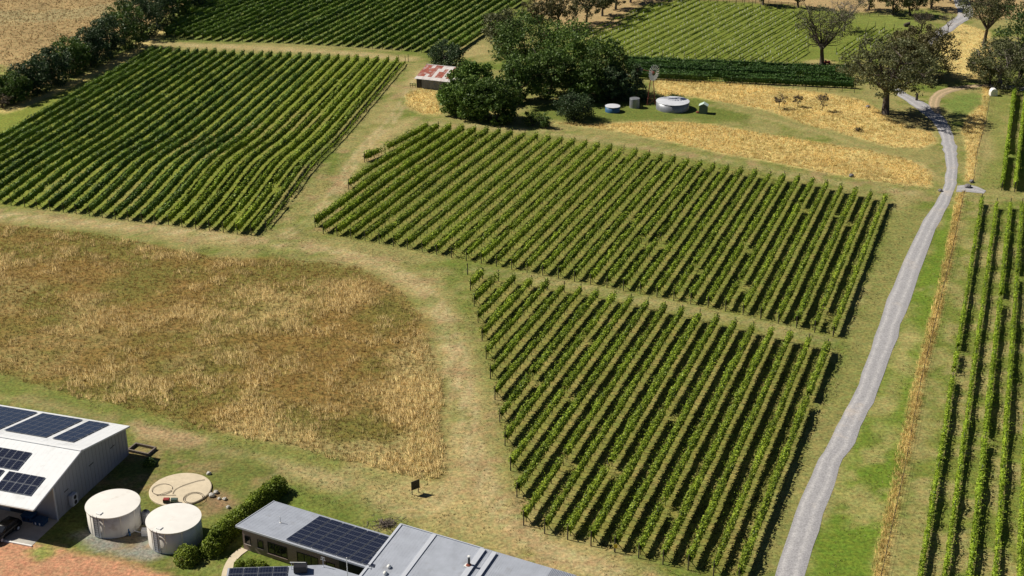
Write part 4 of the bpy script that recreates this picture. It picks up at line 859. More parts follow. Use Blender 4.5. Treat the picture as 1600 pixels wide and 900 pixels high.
# black car parked under the canopy
car = thing('parked_car', tuple(S(21.3, 4.4, .05)), 'black car parked under the white shed canopy at the left edge', 'car')
fw = (D * .92 - Lx * -.10).normalized(); sdv = Vector((-fw.y, fw.x, 0)); c0 = S(21.3, 4.4, .05)
def CP(x, y, z): return c0 + fw * x + sdv * y + Vector((0, 0, z))
def loft(sections, name, mat, parent):                       # sections: lists of (x, y, z) with equal length
    m = MB(); n = len(sections[0])
    for s_ in sections: m.v += [tuple(CP(*p)) for p in s_]
    for i in range(len(sections) - 1):
        for k in range(n): j = (k + 1) % n; m.f.append([i * n + k, i * n + j, (i + 1) * n + j, (i + 1) * n + k]); m.m.append(0)
    m.f.append(list(range(n))[::-1]); m.f.append([(len(sections) - 1) * n + k for k in range(n)]); m.m += [0, 0]
    return m.build(name, mat, parent, smooth=True)
def sec(x, w_, z0, z1, r=.12): return [(x, -w_ + r, z0), (x, w_ - r, z0), (x, w_, z0 + r), (x, w_, z1 - r), (x, w_ - r, z1), (x, -w_ + r, z1), (x, -w_, z1 - r), (x, -w_, z0 + r)]
loft([sec(-2.35, .72, .40, .88), sec(-2.2, .88, .28, 1.0), sec(-1.3, .92, .25, 1.02), sec(.9, .92, .25, .98), sec(1.9, .9, .26, .86), sec(2.3, .78, .34, .72)], 'body', M['black'], car)
loft([sec(-2.05, .70, .95, 1.25, .08), sec(-1.75, .74, .95, 1.50, .1), sec(-.6, .76, .95, 1.58, .12), sec(.2, .74, .93, 1.5, .1), sec(1.0, .70, .93, 1.0, .03)], 'cabin', M['black'], car)
for sgn in (-1, 1):
    MB().poly([CP(-1.6, sgn * .772, 1.06), CP(.35, sgn * .772, 1.04), CP(.05, sgn * .762, 1.42), CP(-1.45, sgn * .762, 1.45)], flip=sgn > 0).build('side_window', M['glass'], car)
    MB().box(CP(2.24, sgn * .55, .66), (.09, .16, .06), (fw, sdv, (0, 0, 1))).build('headlight', M['white'], car)
    for x in (-1.4, 1.45):
        wh = MB().tube([CP(x, sgn * .72, .33), CP(x, sgn * .95, .33)], .33, 18).build('wheel', M['dark'], car); MB().tube([CP(x, sgn * .95, .33), CP(x, sgn * .962, .33)], .2, 12).build('rim', M['grey_trim'], wh)
MB().poly([CP(.32, -.66, 1.47), CP(.32, .66, 1.47), CP(.98, .62, 1.03), CP(.98, -.62, 1.03)]).build('windscreen', M['glass'], car)
MB().box(CP(2.33, 0, .50), (.02, .28, .06), (fw, sdv, (0, 0, 1))).build('number_plate', M['white'], car)
# open trench frame behind the shed
tx = Vector((*at(222, 704), 0)); tr_ = thing('garden_frame', tuple(tx), 'low dark timber frame beside the back corner of the white roofed shed', 'frame')
e1, e2 = Vector((.93, -.36, 0)), Vector((.36, .93, 0))
for nm, c, hx, hy in (('side_board', tx + e2 * .9, 1.5, .1), ('side_board', tx - e2 * .9, 1.5, .1), ('end_board', tx + e1 * 1.6, .1, 1.0), ('end_board', tx - e1 * 1.6, .1, 1.0)): MB().box(c + Vector((0, 0, .2)), (hx, hy, .2), (e1, e2, (0, 0, 1))).build(nm, M['twig'], tr_)

# ------------------------------------------------------------------ cream tanks, slab and hoses
def water_tank(c, r, h, label, lad_ang):
    c = Vector(c); t = thing('water_tank', tuple(c), label, 'water tank', 'cream water tanks by the shed')
    MB().lathe(c, [(r - .03, 0), (r - .03, h)], 56).build('wall', M['tank'], t, smooth=True)
    for k in range(10):
        a = 6.283 * k / 10 + .2; MB().box(c + Vector((math.cos(a) * (r - .025), math.sin(a) * (r - .025), h / 2)), (.02, .05, h / 2 - .01), ((math.cos(a), math.sin(a), 0), (-math.sin(a), math.cos(a), 0), (0, 0, 1))).build('seam', M['tank'], t)
    MB().lathe(c, [(r - .03, h - .04), (r + .07, h - .04), (r + .07, h + .06), (r * .5, h + .12), (.0, h + .15)], 56).build('lid', M['tank_top'], t, smooth=False)
    a = lad_ang; u = Vector((math.cos(a), math.sin(a), 0)); s_ = Vector((-u.y, u.x, 0))
    hb = c + u * (r - .75) + Vector((0, 0, h + .14)); MB().box(hb, (.3, .32, .06), (u, s_, (0, 0, 1))).build('hatch', M['white'], t)
    lad = MB()
    for q in (-.28, .28): lad.tube([c + u * (r + .12) + s_ * q + Vector((0, 0, .25)), c + u * (r + .12) + s_ * q + Vector((0, 0, h + .25))], .03, 5)
    ld = lad.build('ladder', M['dark'], t)
    for k in range(8): MB().tube([c + u * (r + .12) - s_ * .28 + Vector((0, 0, .45 + k * .33)), c + u * (r + .12) + s_ * .28 + Vector((0, 0, .45 + k * .33))], .02, 4).build('rung', M['dark'], ld)
    MB().box(c + u * (r + .01) + Vector((0, 0, h / 2)), (.02, .5, h / 2 - .05), (u, s_, (0, 0, 1))).build('ladder_plate', M['grey_trim'], t)
    return t
water_tank((-49.43, 143.33, 0), 3.27, 2.95, 'cream round water tank nearest the shed', -1.98)
water_tank((-41.17, 140.07, 0), 3.27, 2.95, 'cream round water tank beside the green bushes', -2.05)
va = Vector((-47.1, 140.75, 0)); v = thing('tank_valve', tuple(va), 'blue valve pipe at the foot of the left cream tank', 'valve'); MB().tube([va + Vector((-.2, .5, .35)), va + Vector((.1, .1, .35)), va + Vector((.15, -.1, .05))], .13, 7).build('pipe', M['blue'], v); MB().tube([va + Vector((-.05, .3, .45)), va + Vector((-.05, .3, .8))], .1, 7).build('handwheel', M['blue'], v)
vp = Vector((-45.3, 140.9, 0)); v = thing('pump', tuple(vp), 'white pump box with pipes between the two cream tanks', 'pump'); MB().box(vp + Vector((.2, 0, .45)), (.4, .35, .42)).build('housing', M['white'], v); MB().tube([vp + Vector((-1.4, .3, .5)), vp + Vector((-.7, .2, .3)), vp + Vector((-.2, 0, .35))], .06, 6).build('pipe', M['white'], v)
vq = Vector((-45.6, 143.6, 0)); v = thing('small_drum', tuple(vq), 'dark grey drum standing between the two cream tanks', 'drum'); MB().lathe(vq, [(.55, 0), (.58, .5), (.55, 1.5), (.4, 1.7), (0, 1.75)], 18).build('shell', M['galv'], v, smooth=True); MB().lathe(vq + Vector((0, 0, 1.74)), [(.2, 0), (.2, .12), (0, .13)], 12).build('cap', M['dark'], v)
w0, w1 = Vector((-46.3, 145.4, .3)), Vector((-43.8, 144.2, .3)); v = thing('white_pipe', (w0.x, w0.y, 0), 'white pipe lying behind the two cream tanks', 'pipe'); MB().tube([w0, w1], .1, 6).build('pipe_run', M['white'], v); MB().box((w0.x, w0.y, .15), (.08, .08, .15)).build('support', M['dark'], v)
sc = Vector((-43.03, 150.99, 0))
sl = thing('tank_slab', tuple(sc), 'round sandy concrete tank base with hoses lying on it', 'concrete slab')
MB().lathe(sc, [(3.98, -.05), (3.98, .2), (3.9, .24), (0, .26)], 56).build('slab', M['slab'], sl)
def hose(label, pts, r=.03):
    o = MB().tube(pts, r, 5).build('hose', M['hose'], org=(pts[0][0], pts[0][1], .26)); return tag(o, label, 'hose', 'hoses on the slab')
def ring(c, r, turns, n=28, grow=.08): return [(c[0] + math.cos(6.283 * k / n) * (r + grow * k / n), c[1] + math.sin(6.283 * k / n) * (r + grow * k / n), .32 + .01 * math.sin(k)) for k in range(int(n * turns))]
zs = lambda x, y: at(120 + x / 5.625, 720 + y / 5.625, .3)
hose('looped dark hose on the left of the round slab', ring(zs(752, 250), 1.27, 1.03) + [(*zs(700, 306), .32), (*zs(870, 302), .32)])
hose('coiled dark hose on the right of the round slab', ring(zs(1030, 325), 1.05, 1.9, grow=.2))
hose('curved dark hose crossing the top of the round slab', [(*q, .32) for q in smooth_line([zs(842, 290), zs(870, 250), zs(950, 212), zs(1060, 178), zs(1125, 166)], 4)])
rp = Vector((*zs(790, 362), .26)); v = thing('red_pump', tuple(rp), 'red topped engine box at the near edge of the round slab', 'pump'); MB().box(rp + Vector((0, 0, .25)), (.4, .28, .2)).build('engine', M['dark'], v); MB().prism([rp + Vector((x, y, .48)) for x, y in ((-.42, -.3), (.42, -.3), (.42, .3), (-.42, .3))], [rp + Vector((x, y, .56)) for x, y in ((-.35, -.25), (.35, -.25), (.35, .25), (-.35, .25))]).build('cover', M['red'], v)
gp_ = Vector((*zs(860, 365), .26)); v = thing('green_motor', tuple(gp_), 'dark green motor beside the red topped engine box', 'motor'); MB().tube([gp_ + Vector((-.4, 0, .4)), gp_ + Vector((.4, 0, .4))], .3, 10).build('casing', M['green_tin'], v); MB().box(gp_ + Vector((0, 0, .08)), (.4, .3, .08)).build('base', M['dark'], v)
def rock(name, c, r, mat, label, cat, group=None, sq=.7):
    m = MB(); n, k = 9, 5; R = random.Random(int(c[0] * 100 + c[1] * 37)); c = Vector(c)
    for i in range(k + 1):
        p = math.pi * (i / k - .5)
        for j in range(n):
            a = 6.283 * j / n; q = r * R.uniform(.78, 1.12); m.v.append(tuple(c + Vector((math.cos(a) * math.cos(p) * q, math.sin(a) * math.cos(p) * q, r * sq * (.6 + math.sin(p) * R.uniform(.85, 1.1))))))
    for i in range(k):
        for j in range(n): m.f.append([i * n + j, i * n + (j + 1) % n, (i + 1) * n + (j + 1) % n, (i + 1) * n + j]); m.m.append(0)
    o = m.build(name, mat, org=tuple(c)); return tag(o, label, cat, group)
for i, (x, y, r, lb) in enumerate(((1160, 100, .35, 'white stone above and right of the round slab'), (1222, 265, .38, 'white stone at the upper end of the row right of the slab'), (1185, 295, .45, 'largest white stone touching the right side of the slab'), (1298, 325, .32, 'white stone right of the orange soil patch'), (1250, 320, .25, 'smallest white stone in the orange soil patch'), (1330, 395, .3, 'white stone closest to the hedge'))):
    rock('white_stone', (*zs(x, y), 0), r, M['stone'], lb, 'stone', 'white stones by the slab')

# ------------------------------------------------------------------ grey roofed winery building
l_ = Vector((.893, -.450, 0)).normalized(); n_ = Vector((-l_.y, l_.x, 0)); Z = Vector((0, 0, 1))
def W(a, b, z): return l_ * a + n_ * b + Z * z
house = thing('winery_building', tuple(W(-82, 110, 0)), 'long low building with blue grey roofs, brick wall and solar panels', 'building')
A0, A1, F0, F1 = -91.6, -72.6, 108.2, 115.9; ZF, ZB = 3.4, 2.45
wing = roof_sheet(W(A0, F0, ZF), W(A1, F0, ZF), W(A1, F1, ZB), W(A0, F1, ZB), .16, 'wing_roof', M['grey_roof'], house, 40, .006)
MB().box(W((A0 + A1) / 2, F0 - .05, ZF - .09), ((A1 - A0) / 2 + .05, .05, .12), (l_, n_, Z)).build('gutter', M['grey_trim'], house)
bo = MB(); a, b = W(A0 - .05, F0, ZF - .07), W(A0 - .05, F1, ZB - .07); bo.box((a + b) / 2, ((b - a).length / 2, .05, .13), ((b - a).normalized(), l_, Z)); bo.build('barge_board', M['grey_trim'], house)
wf = F0 + .35; wl = A0 + .55
MB().prism([W(wl, wf, 0), W(-77.2, wf, 0), W(-77.2, F1 - .5, 0), W(wl, F1 - .5, 0)], [W(wl, wf, ZF - .22), W(-77.2, wf, ZF - .22), W(-77.2, F1 - .5, ZB - .16), W(wl, F1 - .5, ZB - .16)]).build('brick_wall', M['brick'], house)
MB().prism([W(-77.19, wf - .02, 0), W(A1 - .4, wf - .02, 0), W(A1 - .4, F1 - .5, 0), W(-77.19, F1 - .5, 0)], [W(-77.19, wf - .02, ZF - .2), W(A1 - .4, wf - .02, ZF - .2), W(A1 - .4, F1 - .5, ZB - .16), W(-77.19, F1 - .5, ZB - .16)]).build('navy_wall', M['dark_wall'], house)
for (c, w_, z0, z1, nm) in ((wl + .75, .38, 1.0, 2.05, 1), (wl + 2.6, .38, 1.0, 2.05, 1), (wl + 5.1, 1.35, .7, 2.2, 3), (wl + 9.4, 1.45, .7, 2.1, 3), (wl + 12.6, .6, .9, 2.0, 1)):
    f = MB(); zc, hz_ = (z0 + z1) / 2, (z1 - z0) / 2
    for zz in (z0, z1): f.box(W(c, wf - .03, zz), (w_ + .05, .05, .04), (l_, n_, Z))
    for q in range(nm + 1): f.box(W(c - w_ + 2 * w_ * q / nm, wf - .03, zc), (.04, .05, hz_ - .041), (l_, n_, Z))
    wo = f.build('window', M['dark'], house)
    for q in range(nm):
        pw = w_ / nm - .045; MB().box(W(c - w_ + 2 * w_ * (q + .5) / nm, wf - .012, zc), (pw, .01, hz_ - .05), (l_, n_, Z)).build('pane', M['glass'], wo)
    MB().box(W(c, wf - .07, z0 - .08), (w_ + .1, .09, .03), (l_, n_, Z)).build('sill', M['brick'], wo)
us = (W(0, F1, ZB) - W(0, F0, ZF)).normalized()
solar_array(house, W(-84.55, F0 + .22, ZF - .22 * .123), l_, us, 7, 7, PANEL_L, 1.66, .985, skip=lambda i, j: i == 6 and j > 2, lift=.12, gapx=lambda i: .07 * i)
# main roof: high at the back, falling to the front
B0, B1, BB, BF = -73.2, -61.95, 115.75, 101.0; ZH, SLP = 4.6, .17
zb = lambda b: ZH - SLP * (BB - b)
roof_sheet(W(B0, BB, ZH), W(B1, BB, ZH), W(B1, BF, zb(BF)), W(B0, BF, zb(BF)), .15, 'main_roof', M['grey_roof'], house, 30, .006)
roof_sheet(W(B1 + .01, BB + .35, ZH - .1), W(-50.4, BB + .35, ZH - .1), W(-50.4, BF, zb(BF) - .16), W(B1 + .01, BF, zb(BF) - .16), .15, 'side_roof', M['grey_roof'], house, 40, .012)
cs = MB()
for k in range(16):
    a = -53.4 + k * .19; p, q = W(a, BB + .33, ZH - .1), W(a, BF, zb(BF) - .16); cs.box((p + q) / 2 + Z * .03, ((q - p).length / 2, .05, .03), ((q - p).normalized(), l_, (q - p).normalized().cross(l_)))
cs.build('corrugated_sheet', M['grey_roof'], house)
for a, wd in ((B0 + .12, .16), (B0 + 4.72, .26), (B1 - .1, .34), (B1 + 1.4, .28)):
    p, q = W(a, BB - .02, zb(BB) + .05), W(a, BF, zb(BF) + .05); MB().box((p + q) / 2, ((q - p).length / 2, wd, .06), ((q - p).normalized(), l_, (q - p).normalized().cross(l_))).build('roof_cap', M['grey_trim'], house)
MB().box(W((B0 + B1) / 2, BB + .04, ZH + .02), ((B1 - B0) / 2, .06, .12), (l_, n_, Z)).build('back_fascia', M['grey_trim'], house)
MB().prism([W(B0 + .3, BB - .3, 0), W(-50.8, BB - .3, 0), W(-50.8, BF + .3, 0), W(B0 + .3, BF + .3, 0)], [W(B0 + .3, BB - .3, ZH - .42), W(-50.8, BB - .3, ZH - .42), W(-50.8, BF + .3, zb(BF) - .4), W(B0 + .3, BF + .3, zb(BF) - .4)]).build('main_wall', M['dark_wall'], house)
fx, fy = at(733, 891, 3.45); fb = n_.x * fx + n_.y * fy; fl = W(l_.x * fx + l_.y * fy, fb, zb(fb)); fu = MB(); fu.tube([fl, fl + Z * 1.15], .14, 10); fo = fu.build('flue', M['dark'], house); MB().lathe(fl + Z * 1.13, [(.17, 0), (.17, .16), (0, .2)], 10).build('flue_cap', M['white'], fo); MB().lathe(fl - Z * .05, [(.42, 0), (.3, .18), (.17, .28)], 14).build('flashing', M['rust'], fo)
MB().box(fl + Z * -.0, (.5, .42, .035), (l_, n_, Z)).build('flashing_plate', M['white'], fo)
for qx in ((608, 889), (602, 897)):
    fx, fy = at(*qx, 3.3); b = n_.x * fx + n_.y * fy; p = W(l_.x * fx + l_.y * fy, b, zb(b)); MB().lathe(p, [(.2, 0), (.26, .12), (.26, .22), (.12, .38), (0, .42)], 14).build('roof_vent', M['white'], house, smooth=True)
def mast(p, h, r, mat, label, nm='mast', arms=()):
    t = thing(nm, tuple(p), label, 'mast'); MB().tube([p, p + Z * h], [r, r * .8], 6).build('pole', M[mat], t)
    for z, L in arms: MB().tube([p + Z * z - l_ * L, p + Z * z + l_ * L], .015, 4).build('arm', M[mat], t)
    MB().box(p + Z * .03, (.12, .12, .03)).build('foot', M[mat], t); return t
mast(W(-87.6, 111.6, ZF - .42), .95, .06, 'white', 'short white vent pipe on the left end of the wing roof', 'vent_pipe')
mast(W(-73.9, 105.4, 0.0), 6.2, .07, 'white', 'tall white mast in front of the navy wall end', 'mast', ((3.2, .35), (3.5, .3)))
# lower front roof with panels, at the bottom edge
q_ = [Vector((*at(356, 887.5, 2.9), 2.9)), Vector((*at(507, 882.5, 2.9), 2.9)), Vector((*at(575, 903, 2.9), 2.9))]
v0 = (q_[1] - q_[0]).normalized(); p0_ = Vector((v0.y, -v0.x, 0)); f0, f1 = q_[0] + p0_ * 7 - Z * .7, q_[2] + p0_ * 5.0 - Z * .5
MB().prism([p - Z * .14 for p in (q_[0], f0, f1, q_[2], q_[1])], [q_[0], f0, f1, q_[2], q_[1]]).build('front_roof', M['grey_roof'], house)
ins = lambda p: p.lerp(sum(q_, Vector()) / 3, .06)
MB().prism([Vector((*ins(p).xy, 0)) for p in (q_[0], f0, f1, q_[2], q_[1])], [ins(p) - Z * .3 for p in (q_[0], f0, f1, q_[2], q_[1])]).build('front_wall', M['brick'], house)
solar_array(house, q_[0] + v0 * .15 + p0_ * .12 + Z * -.01, v0, (f0 - q_[0]).normalized(), 4, 3, PANEL_P, 1.64, 1.66, lift=.1) if False else solar_array(house, q_[0] + v0 * .2 + p0_ * .15 - Z * .015, v0, (f0 - q_[0]).normalized(), 4, 3, PANEL_L, 1.66, 1.03, lift=.1)
cb = q_[0].lerp(q_[1], .76) + p0_ * .9 - Z * .1
ck = thing('roof_cooler', tuple(cb), 'black boxy cooler unit with white rail on the lower front roof', 'cooler'); MB().box(cb + Z * .45, (.75, .5, .4), (v0, p0_, Z)).build('cabinet', M['dark'], ck); MB().tube([cb - v0 * 1.2 + Z * 1.0 - p0_ * .3, cb + v0 * .6 + Z * .9 - p0_ * .3], .06, 6).build('rail', M['white'], ck)
for s_ in (-1.1, -.4, .5): MB().tube([cb + v0 * s_ - p0_ * .3, cb + v0 * s_ * .9 + Z * .95 - p0_ * .3], .03, 4).build('stay', M['grey_trim'], ck)
mast(q_[1] + p0_ * .4 - v0 * .1 - Z * .05, 1.4, .03, 'grey_trim', 'thin television aerial on the lower front roof', 'aerial', ((1.0, .35), (1.2, .3), (1.38, .25)))
# curved path and steps round the brick end
pth = smooth_line(ats([(382, 858), (369, 868), (359, 882), (353, 902), (352, 930)]), 5); V_ = []
for i, p in enumerate(pth):
    d = pth[min(i + 1, len(pth) - 1)] - pth[max(i - 1, 0)]; d /= np.linalg.norm(d); nn_ = np.array((d[1], -d[0])); V_ += [(*(p - nn_ * .55), .05), (*(p + nn_ * .55), .05)]
put('garden_path', np_mesh('garden_path', V_, np.array([[2 * i, 2 * i + 1, 2 * i + 3, 2 * i + 2] for i in range(len(pth) - 1)]), M['slab']))['kind'] = 'structure'
# brush heap and notice board
bp = Vector((*at(602, 820), 0)); bh = thing('brush_heap', tuple(bp), 'low heap of dry twigs behind the main grey roof', 'brush heap')
tw = MB(); R = random.Random(4)
for k in range(170):
    a = R.uniform(0, 6.283); r = abs(R.gauss(0, .9)); c = bp + Vector((math.cos(a) * r * 1.3, math.sin(a) * r * .9, max(.04, .55 - r * .28) * R.random())); d = Vector((R.gauss(0, 1), R.gauss(0, 1), R.gauss(0, .25))).normalized() * R.uniform(.3, .8); tw.tube([c - d, c + d], [.035, .015], 3)
tw.build('twigs', M['twig'], bh)['kind'] = 'stuff'
sb = Vector((*at(649.5, 771.5), 0)); nbd = thing('notice_board', tuple(sb), 'black board on two posts standing in the mown grass', 'sign')
bd = Vector((.80, .60, 0)); MB().box(sb + Z * 1.35, (.62, .05, .62), (bd, (-bd.y, bd.x, 0), Z)).build('board', M['dark'], nbd)
for s_ in (-.48, .48): MB().box(sb + bd * s_ + Vector((-bd.y, bd.x, 0)) * .09 + Z * .95, (.05, .035, .95), (bd, (-bd.y, bd.x, 0), Z)).build('post', M['twig'], nbd)
ys = Vector((*at(962, 862), 0)); yt = thing('yellow_tag', tuple(ys), 'small yellow sign on a row end post of the lower block', 'sign'); MB().box(ys + Vector((-.05, -.33, 1.0)), (.2, .015, .24)).build('plate', M['yellow'], yt); MB().box(ys + Vector((-.05, -.30, .75)), (.02, .012, .75)).build('stake', M['steel_post'], yt)

# ------------------------------------------------------------------ farmstead: barn, tanks, windmill, hut
e_, g_ = Vector((.933, -.36, 0)).normalized(), Vector((.36, .933, 0)).normalized(); bo_ = Vector((*at(649.8, 137.2), 0))
barn = thing('old_barn', tuple(bo_), 'old barn with red rusted and white sheet roof', 'barn')
def Bp(a, b, z): return bo_ + e_ * a + g_ * b + Z * z
BL, BD, HE, HRG = 10.6, 7.6, 2.5, 4.3
MB().prism([Bp(.15, .15, 0), Bp(BL, .15, 0), Bp(BL, BD * 1.5, 0), Bp(.15, BD * 1.5, 0)], [Bp(.15, .15, HE - .12), Bp(BL, .15, HE - .12), Bp(BL, BD * 1.5, HE - .1), Bp(.15, BD * 1.5, HE - .1)]).build('wall', M['grey_board'], barn)
MB().prism([Bp(.16, .3, HE - .12), Bp(.16, BD * 1.5, HE - .12), Bp(.16, BD, HRG - .15)], [Bp(BL, .3, HE - .12), Bp(BL, BD * 1.5, HE - .12), Bp(BL, BD, HRG - .15)]).build('gable', M['grey_board'], barn)
for k in range(14):
    MB().box(Bp(.55 + k * .74, .12, (HE - .2) / 2), (.34, .025, (HE - .2) / 2), (e_, g_, Z)).build('wall_board', M['grey_board'] if k not in (0, 1) else M['dark'], barn)
pat = ['zrrrr', 'zrrrr', 'zzrrz', 'zrrrr', 'zzzzr', 'zrrzz', 'zrrrz', 'zzzzz', 'zrrrr', 'zzzzz', 'zzrrz']
sw_ = (BL + .5) / 11; slope = (Bp(0, BD, HRG) - Bp(0, -.2, HE)); sl_u = slope.normalized(); sn = e_.cross(sl_u); sn = sn if sn.z > 0 else -sn
for i in range(11):
    for j in range(5):
        c = Bp(-.25 + (i + .5) * sw_, -.2, HE) + slope * ((j + .5) / 5) + sn * (.02 * (i % 2) + .012 * j)
        MB().box(c, (sw_ / 2 + .02, slope.length / 10 + .06, .012), (e_, sl_u, sn)).build('roof_sheet', M['rust_sheet'] if pat[i][j] == 'r' else M['zinc_sheet'], barn)
roof_sheet(Bp(-.25, BD * 1.5 + .3, HE), Bp(BL + .25, BD * 1.5 + .3, HE), Bp(BL + .25, BD + .01, HRG), Bp(-.25, BD + .01, HRG), .04, 'back_roof', M['zinc_sheet'], barn)
MB().box(Bp(BL / 2, BD, HRG + .06), (BL / 2 + .3, .18, .03), (e_, g_, Z)).build('ridge_cap', M['zinc_sheet'], barn)
rf = Vector((*at(641, 136), 0)); rl = thing('rail_fence', tuple(rf), 'short dark rail fence at the left end of the rusty barn', 'fence')
for s_ in (0, .8, 1.6): MB().box(rf + e_ * s_ * .9 + Z * .55, (.06, .06, .55)).build('post', M['post'], rl)
for z in (.5, .95): MB().box(rf + e_ * .72 + Z * z, (.9, .03, .05), (e_, g_, Z)).build('rail', M['post'], rl)
def farm_tank(c, r, h, wall, top, label, rim=True, ribs=0):
    c = Vector((*c, 0)); t = thing('farm_tank', tuple(c), label, 'water tank', 'round tanks by the windmill')
    prof = []
    for k in range(ribs * 2 + 1 if ribs else 2): prof.append((r - (.025 if ribs and k % 2 else 0), h * k / ((ribs * 2) if ribs else 1)))
    MB().lathe(c, prof, 40).build('wall', M[wall], t, smooth=True)
    if top: MB().lathe(c + Z * (h - .02), [(r + .05, 0), (r + .05, .07), (r * .45, .16), (0, .18)], 40).build('lid', M[top], t)
    else:
        MB().lathe(c + Z * (h - .15), [(r - .06, .0), (0, .001)], 30).build('water', M['glass'], t)
    return t
farm_tank((39.44, 324.1), 4.05, 1.9, 'galv', 'galv_top', 'largest round tank with pale streaked lid by the windmill', ribs=0)
bt = farm_tank((24.54, 321.7), 1.8, 1.35, 'blue', 'galv_top', 'small blue round tank with pale lid on the lawn')
for q in (-.9, 0.1, 1.0): MB().box((24.54 + q, 320.05 + abs(q) * .3, .3), (.08, .08, .3)).build('leg', M['post'], bt)
farm_tank((30.18, 325.2), 1.25, 2.3, 'galv', None, 'slim corrugated galvanised tank left of the windmill', ribs=8)
hs = Vector((*at(1099, 176.5), 0)); hut = thing('green_hut', tuple(hs), 'tiny dark green hut with pale mint roof right of the tanks', 'hut')
ex, ey = Vector((.97, -.24, 0)).normalized(), Vector((.24, .97, 0)).normalized()
def Hp(a, b, z): return hs + ex * a + ey * b + Z * z
MB().prism([Hp(-1.0, -.9, 0), Hp(.95, -.9, 0), Hp(.95, .9, 0), Hp(-1.0, .9, 0)], [Hp(-1.0, -.9, 2), Hp(.95, -.9, 2), Hp(.95, .9, 2), Hp(-1.0, .9, 2)]).build('wall', M['green_tin'], hut)
MB().prism([Hp(-1.0, -.9, 2), Hp(.95, -.9, 2), Hp(0, -.9, 2.48)], [Hp(-1.0, .9, 2), Hp(.95, .9, 2), Hp(0, .9, 2.48)]).build('gable', M['green_tin'], hut)
roof_sheet(Hp(-1.15, -1.05, 1.98), Hp(-1.15, 1.05, 1.98), Hp(0, 1.05, 2.56), Hp(0, -1.05, 2.56), .04, 'roof', M['mint'], hut); roof_sheet(Hp(1.1, -1.05, 1.98), Hp(1.1, 1.05, 1.98), Hp(.002, 1.05, 2.56), Hp(.002, -1.05, 2.56), .04, 'roof', M['mint'], hut)
MB().box(Hp(.2, -.915, .95), (.38, .02, .9), (ex, ey, Z)).build('door', M['green_tin'], hut)
rock('red_box', (*at(1090, 176.5), 0), .45, M['rust'], 'small rusty red object left of the green hut', 'object')
# windmill
wm = Vector((*at(1017, 163), 0)); mill = thing('windmill', tuple(wm), 'farm windmill with rusty tower, round fan and tail vane', 'windmill')
HH = 8.0; corners = [Vector((x, y, 0)) for x, y in ((1, 1), (-1, 1), (-1, -1), (1, -1))]
lv = lambda c, z: wm + c * (1.05 * (1 - z / HH * .86)) + Z * z
for c in corners: MB().tube([lv(c, 0), lv(c, HH)], .06, 5).build('tower_leg', M['rust'], mill)
for z in (1.6, 3.2, 4.8, 6.3):
    for i in range(4): MB().tube([lv(corners[i], z), lv(corners[(i + 1) % 4], z)], .03, 4).build('girt', M['rust'], mill)
for z0, z1 in ((0, 1.6), (1.6, 3.2), (3.2, 4.8), (4.8, 6.3)):
    for i in range(4): MB().tube([lv(corners[i], z0), lv(corners[(i + 1) % 4], z1)], .018, 3).build('tie_rod', M['rust'], mill)
ax = Vector((.72, -.69, 0)).normalized(); hubp = wm + Z * (HH + .15) + ax * .55; su = Vector((-ax.y, ax.x, 0))
MB().box(wm + Z * (HH + .15), (.5, .2, .25), (ax, su, Z)).build('gearbox', M['rust'], mill)
fan = MB().tube([hubp - ax * .12, hubp + ax * .12], .22, 12).build('fan', M['rust'], mill)
for k in range(18):
    a = 6.283 * k / 18; rd = su * math.cos(a) + Z * math.sin(a); tg = su * -math.sin(a) + Z * math.cos(a); pv = (tg * .86 + ax * .5).normalized()
    i0, i1 = hubp + rd * .75, hubp + rd * 2.0
    m = MB(); m.prism([i0 - pv * .11, i0 + pv * .11, i1 + pv * .29, i1 - pv * .29], [p + ax * .02 for p in (i0 - pv * .11, i0 + pv * .11, i1 + pv * .29, i1 - pv * .29)]); m.build('blade', M['white'], fan)
for r in (.9, 1.75): MB().tube([hubp - ax * .07 + (su * math.cos(6.283 * k / 24) + Z * math.sin(6.283 * k / 24)) * r for k in range(25)], .025, 4, False).build('fan_ring', M['galv'], fan)
for k in range(6): MB().tube([hubp, hubp + (su * math.cos(k * 1.0472) + Z * math.sin(k * 1.0472)) * 1.75 - ax * .07], .025, 4).build('spoke', M['galv'], fan)
tb = wm + Z * (HH + .25) - ax * .4; te = tb - ax * 3.4; tl = MB().tube([tb, te], .04, 5).build('tail_boom', M['rust'], mill)
MB().prism([te + ax * .7 - Z * .35, te - ax * .6 - Z * .5, te - ax * .6 + Z * .5, te + ax * .7 + Z * .35], [p + su * .02 for p in (te + ax * .7 - Z * .35, te - ax * .6 - Z * .5, te - ax * .6 + Z * .5, te + ax * .7 + Z * .35)]).build('tail_vane', M['galv'], mill)

# ------------------------------------------------------------------ fences and small things
def fence(name, px, step, h, label, rails=(.5, 1.0), rail_r=.02, post=.07, mat='post', group=None):
    L = ats(px); root = thing(name, (L[0][0], L[0][1], 0), label, 'fence', group); me = post_mesh('fence_post', h, post, M[mat], 5); o = np.array(ROOT[root])
    for i in range(len(L) - 1):
        A, B = L[i], L[i + 1]; d = np.linalg.norm(B - A); n = max(1, int(round(d / step)))
        for k in range(n + (i == len(L) - 2)): p = A + (B - A) * k / n; put('post', me, root, (p[0] - o[0], p[1] - o[1], 0))
        for z in rails: MB().tube([(*A, z), (*B, z)], rail_r, 4).build('wire' if rail_r < .04 else 'rail', M[mat], root)
    return root
fence('wire_fence', [(1022, 128), (1120, 133), (1220, 138), (1335, 145)], 3.2, 1.25, 'dark post and wire fence below the dense cross block of vines', rail_r=.03)
fence('rail_fence', [(1030, -2), (1090, 2), (1170, 5), (1252, 12)], 2.2, 1.5, 'dark rail fence along the far edge of the guarded vines', rails=(.4, .8, 1.2), rail_r=.07)
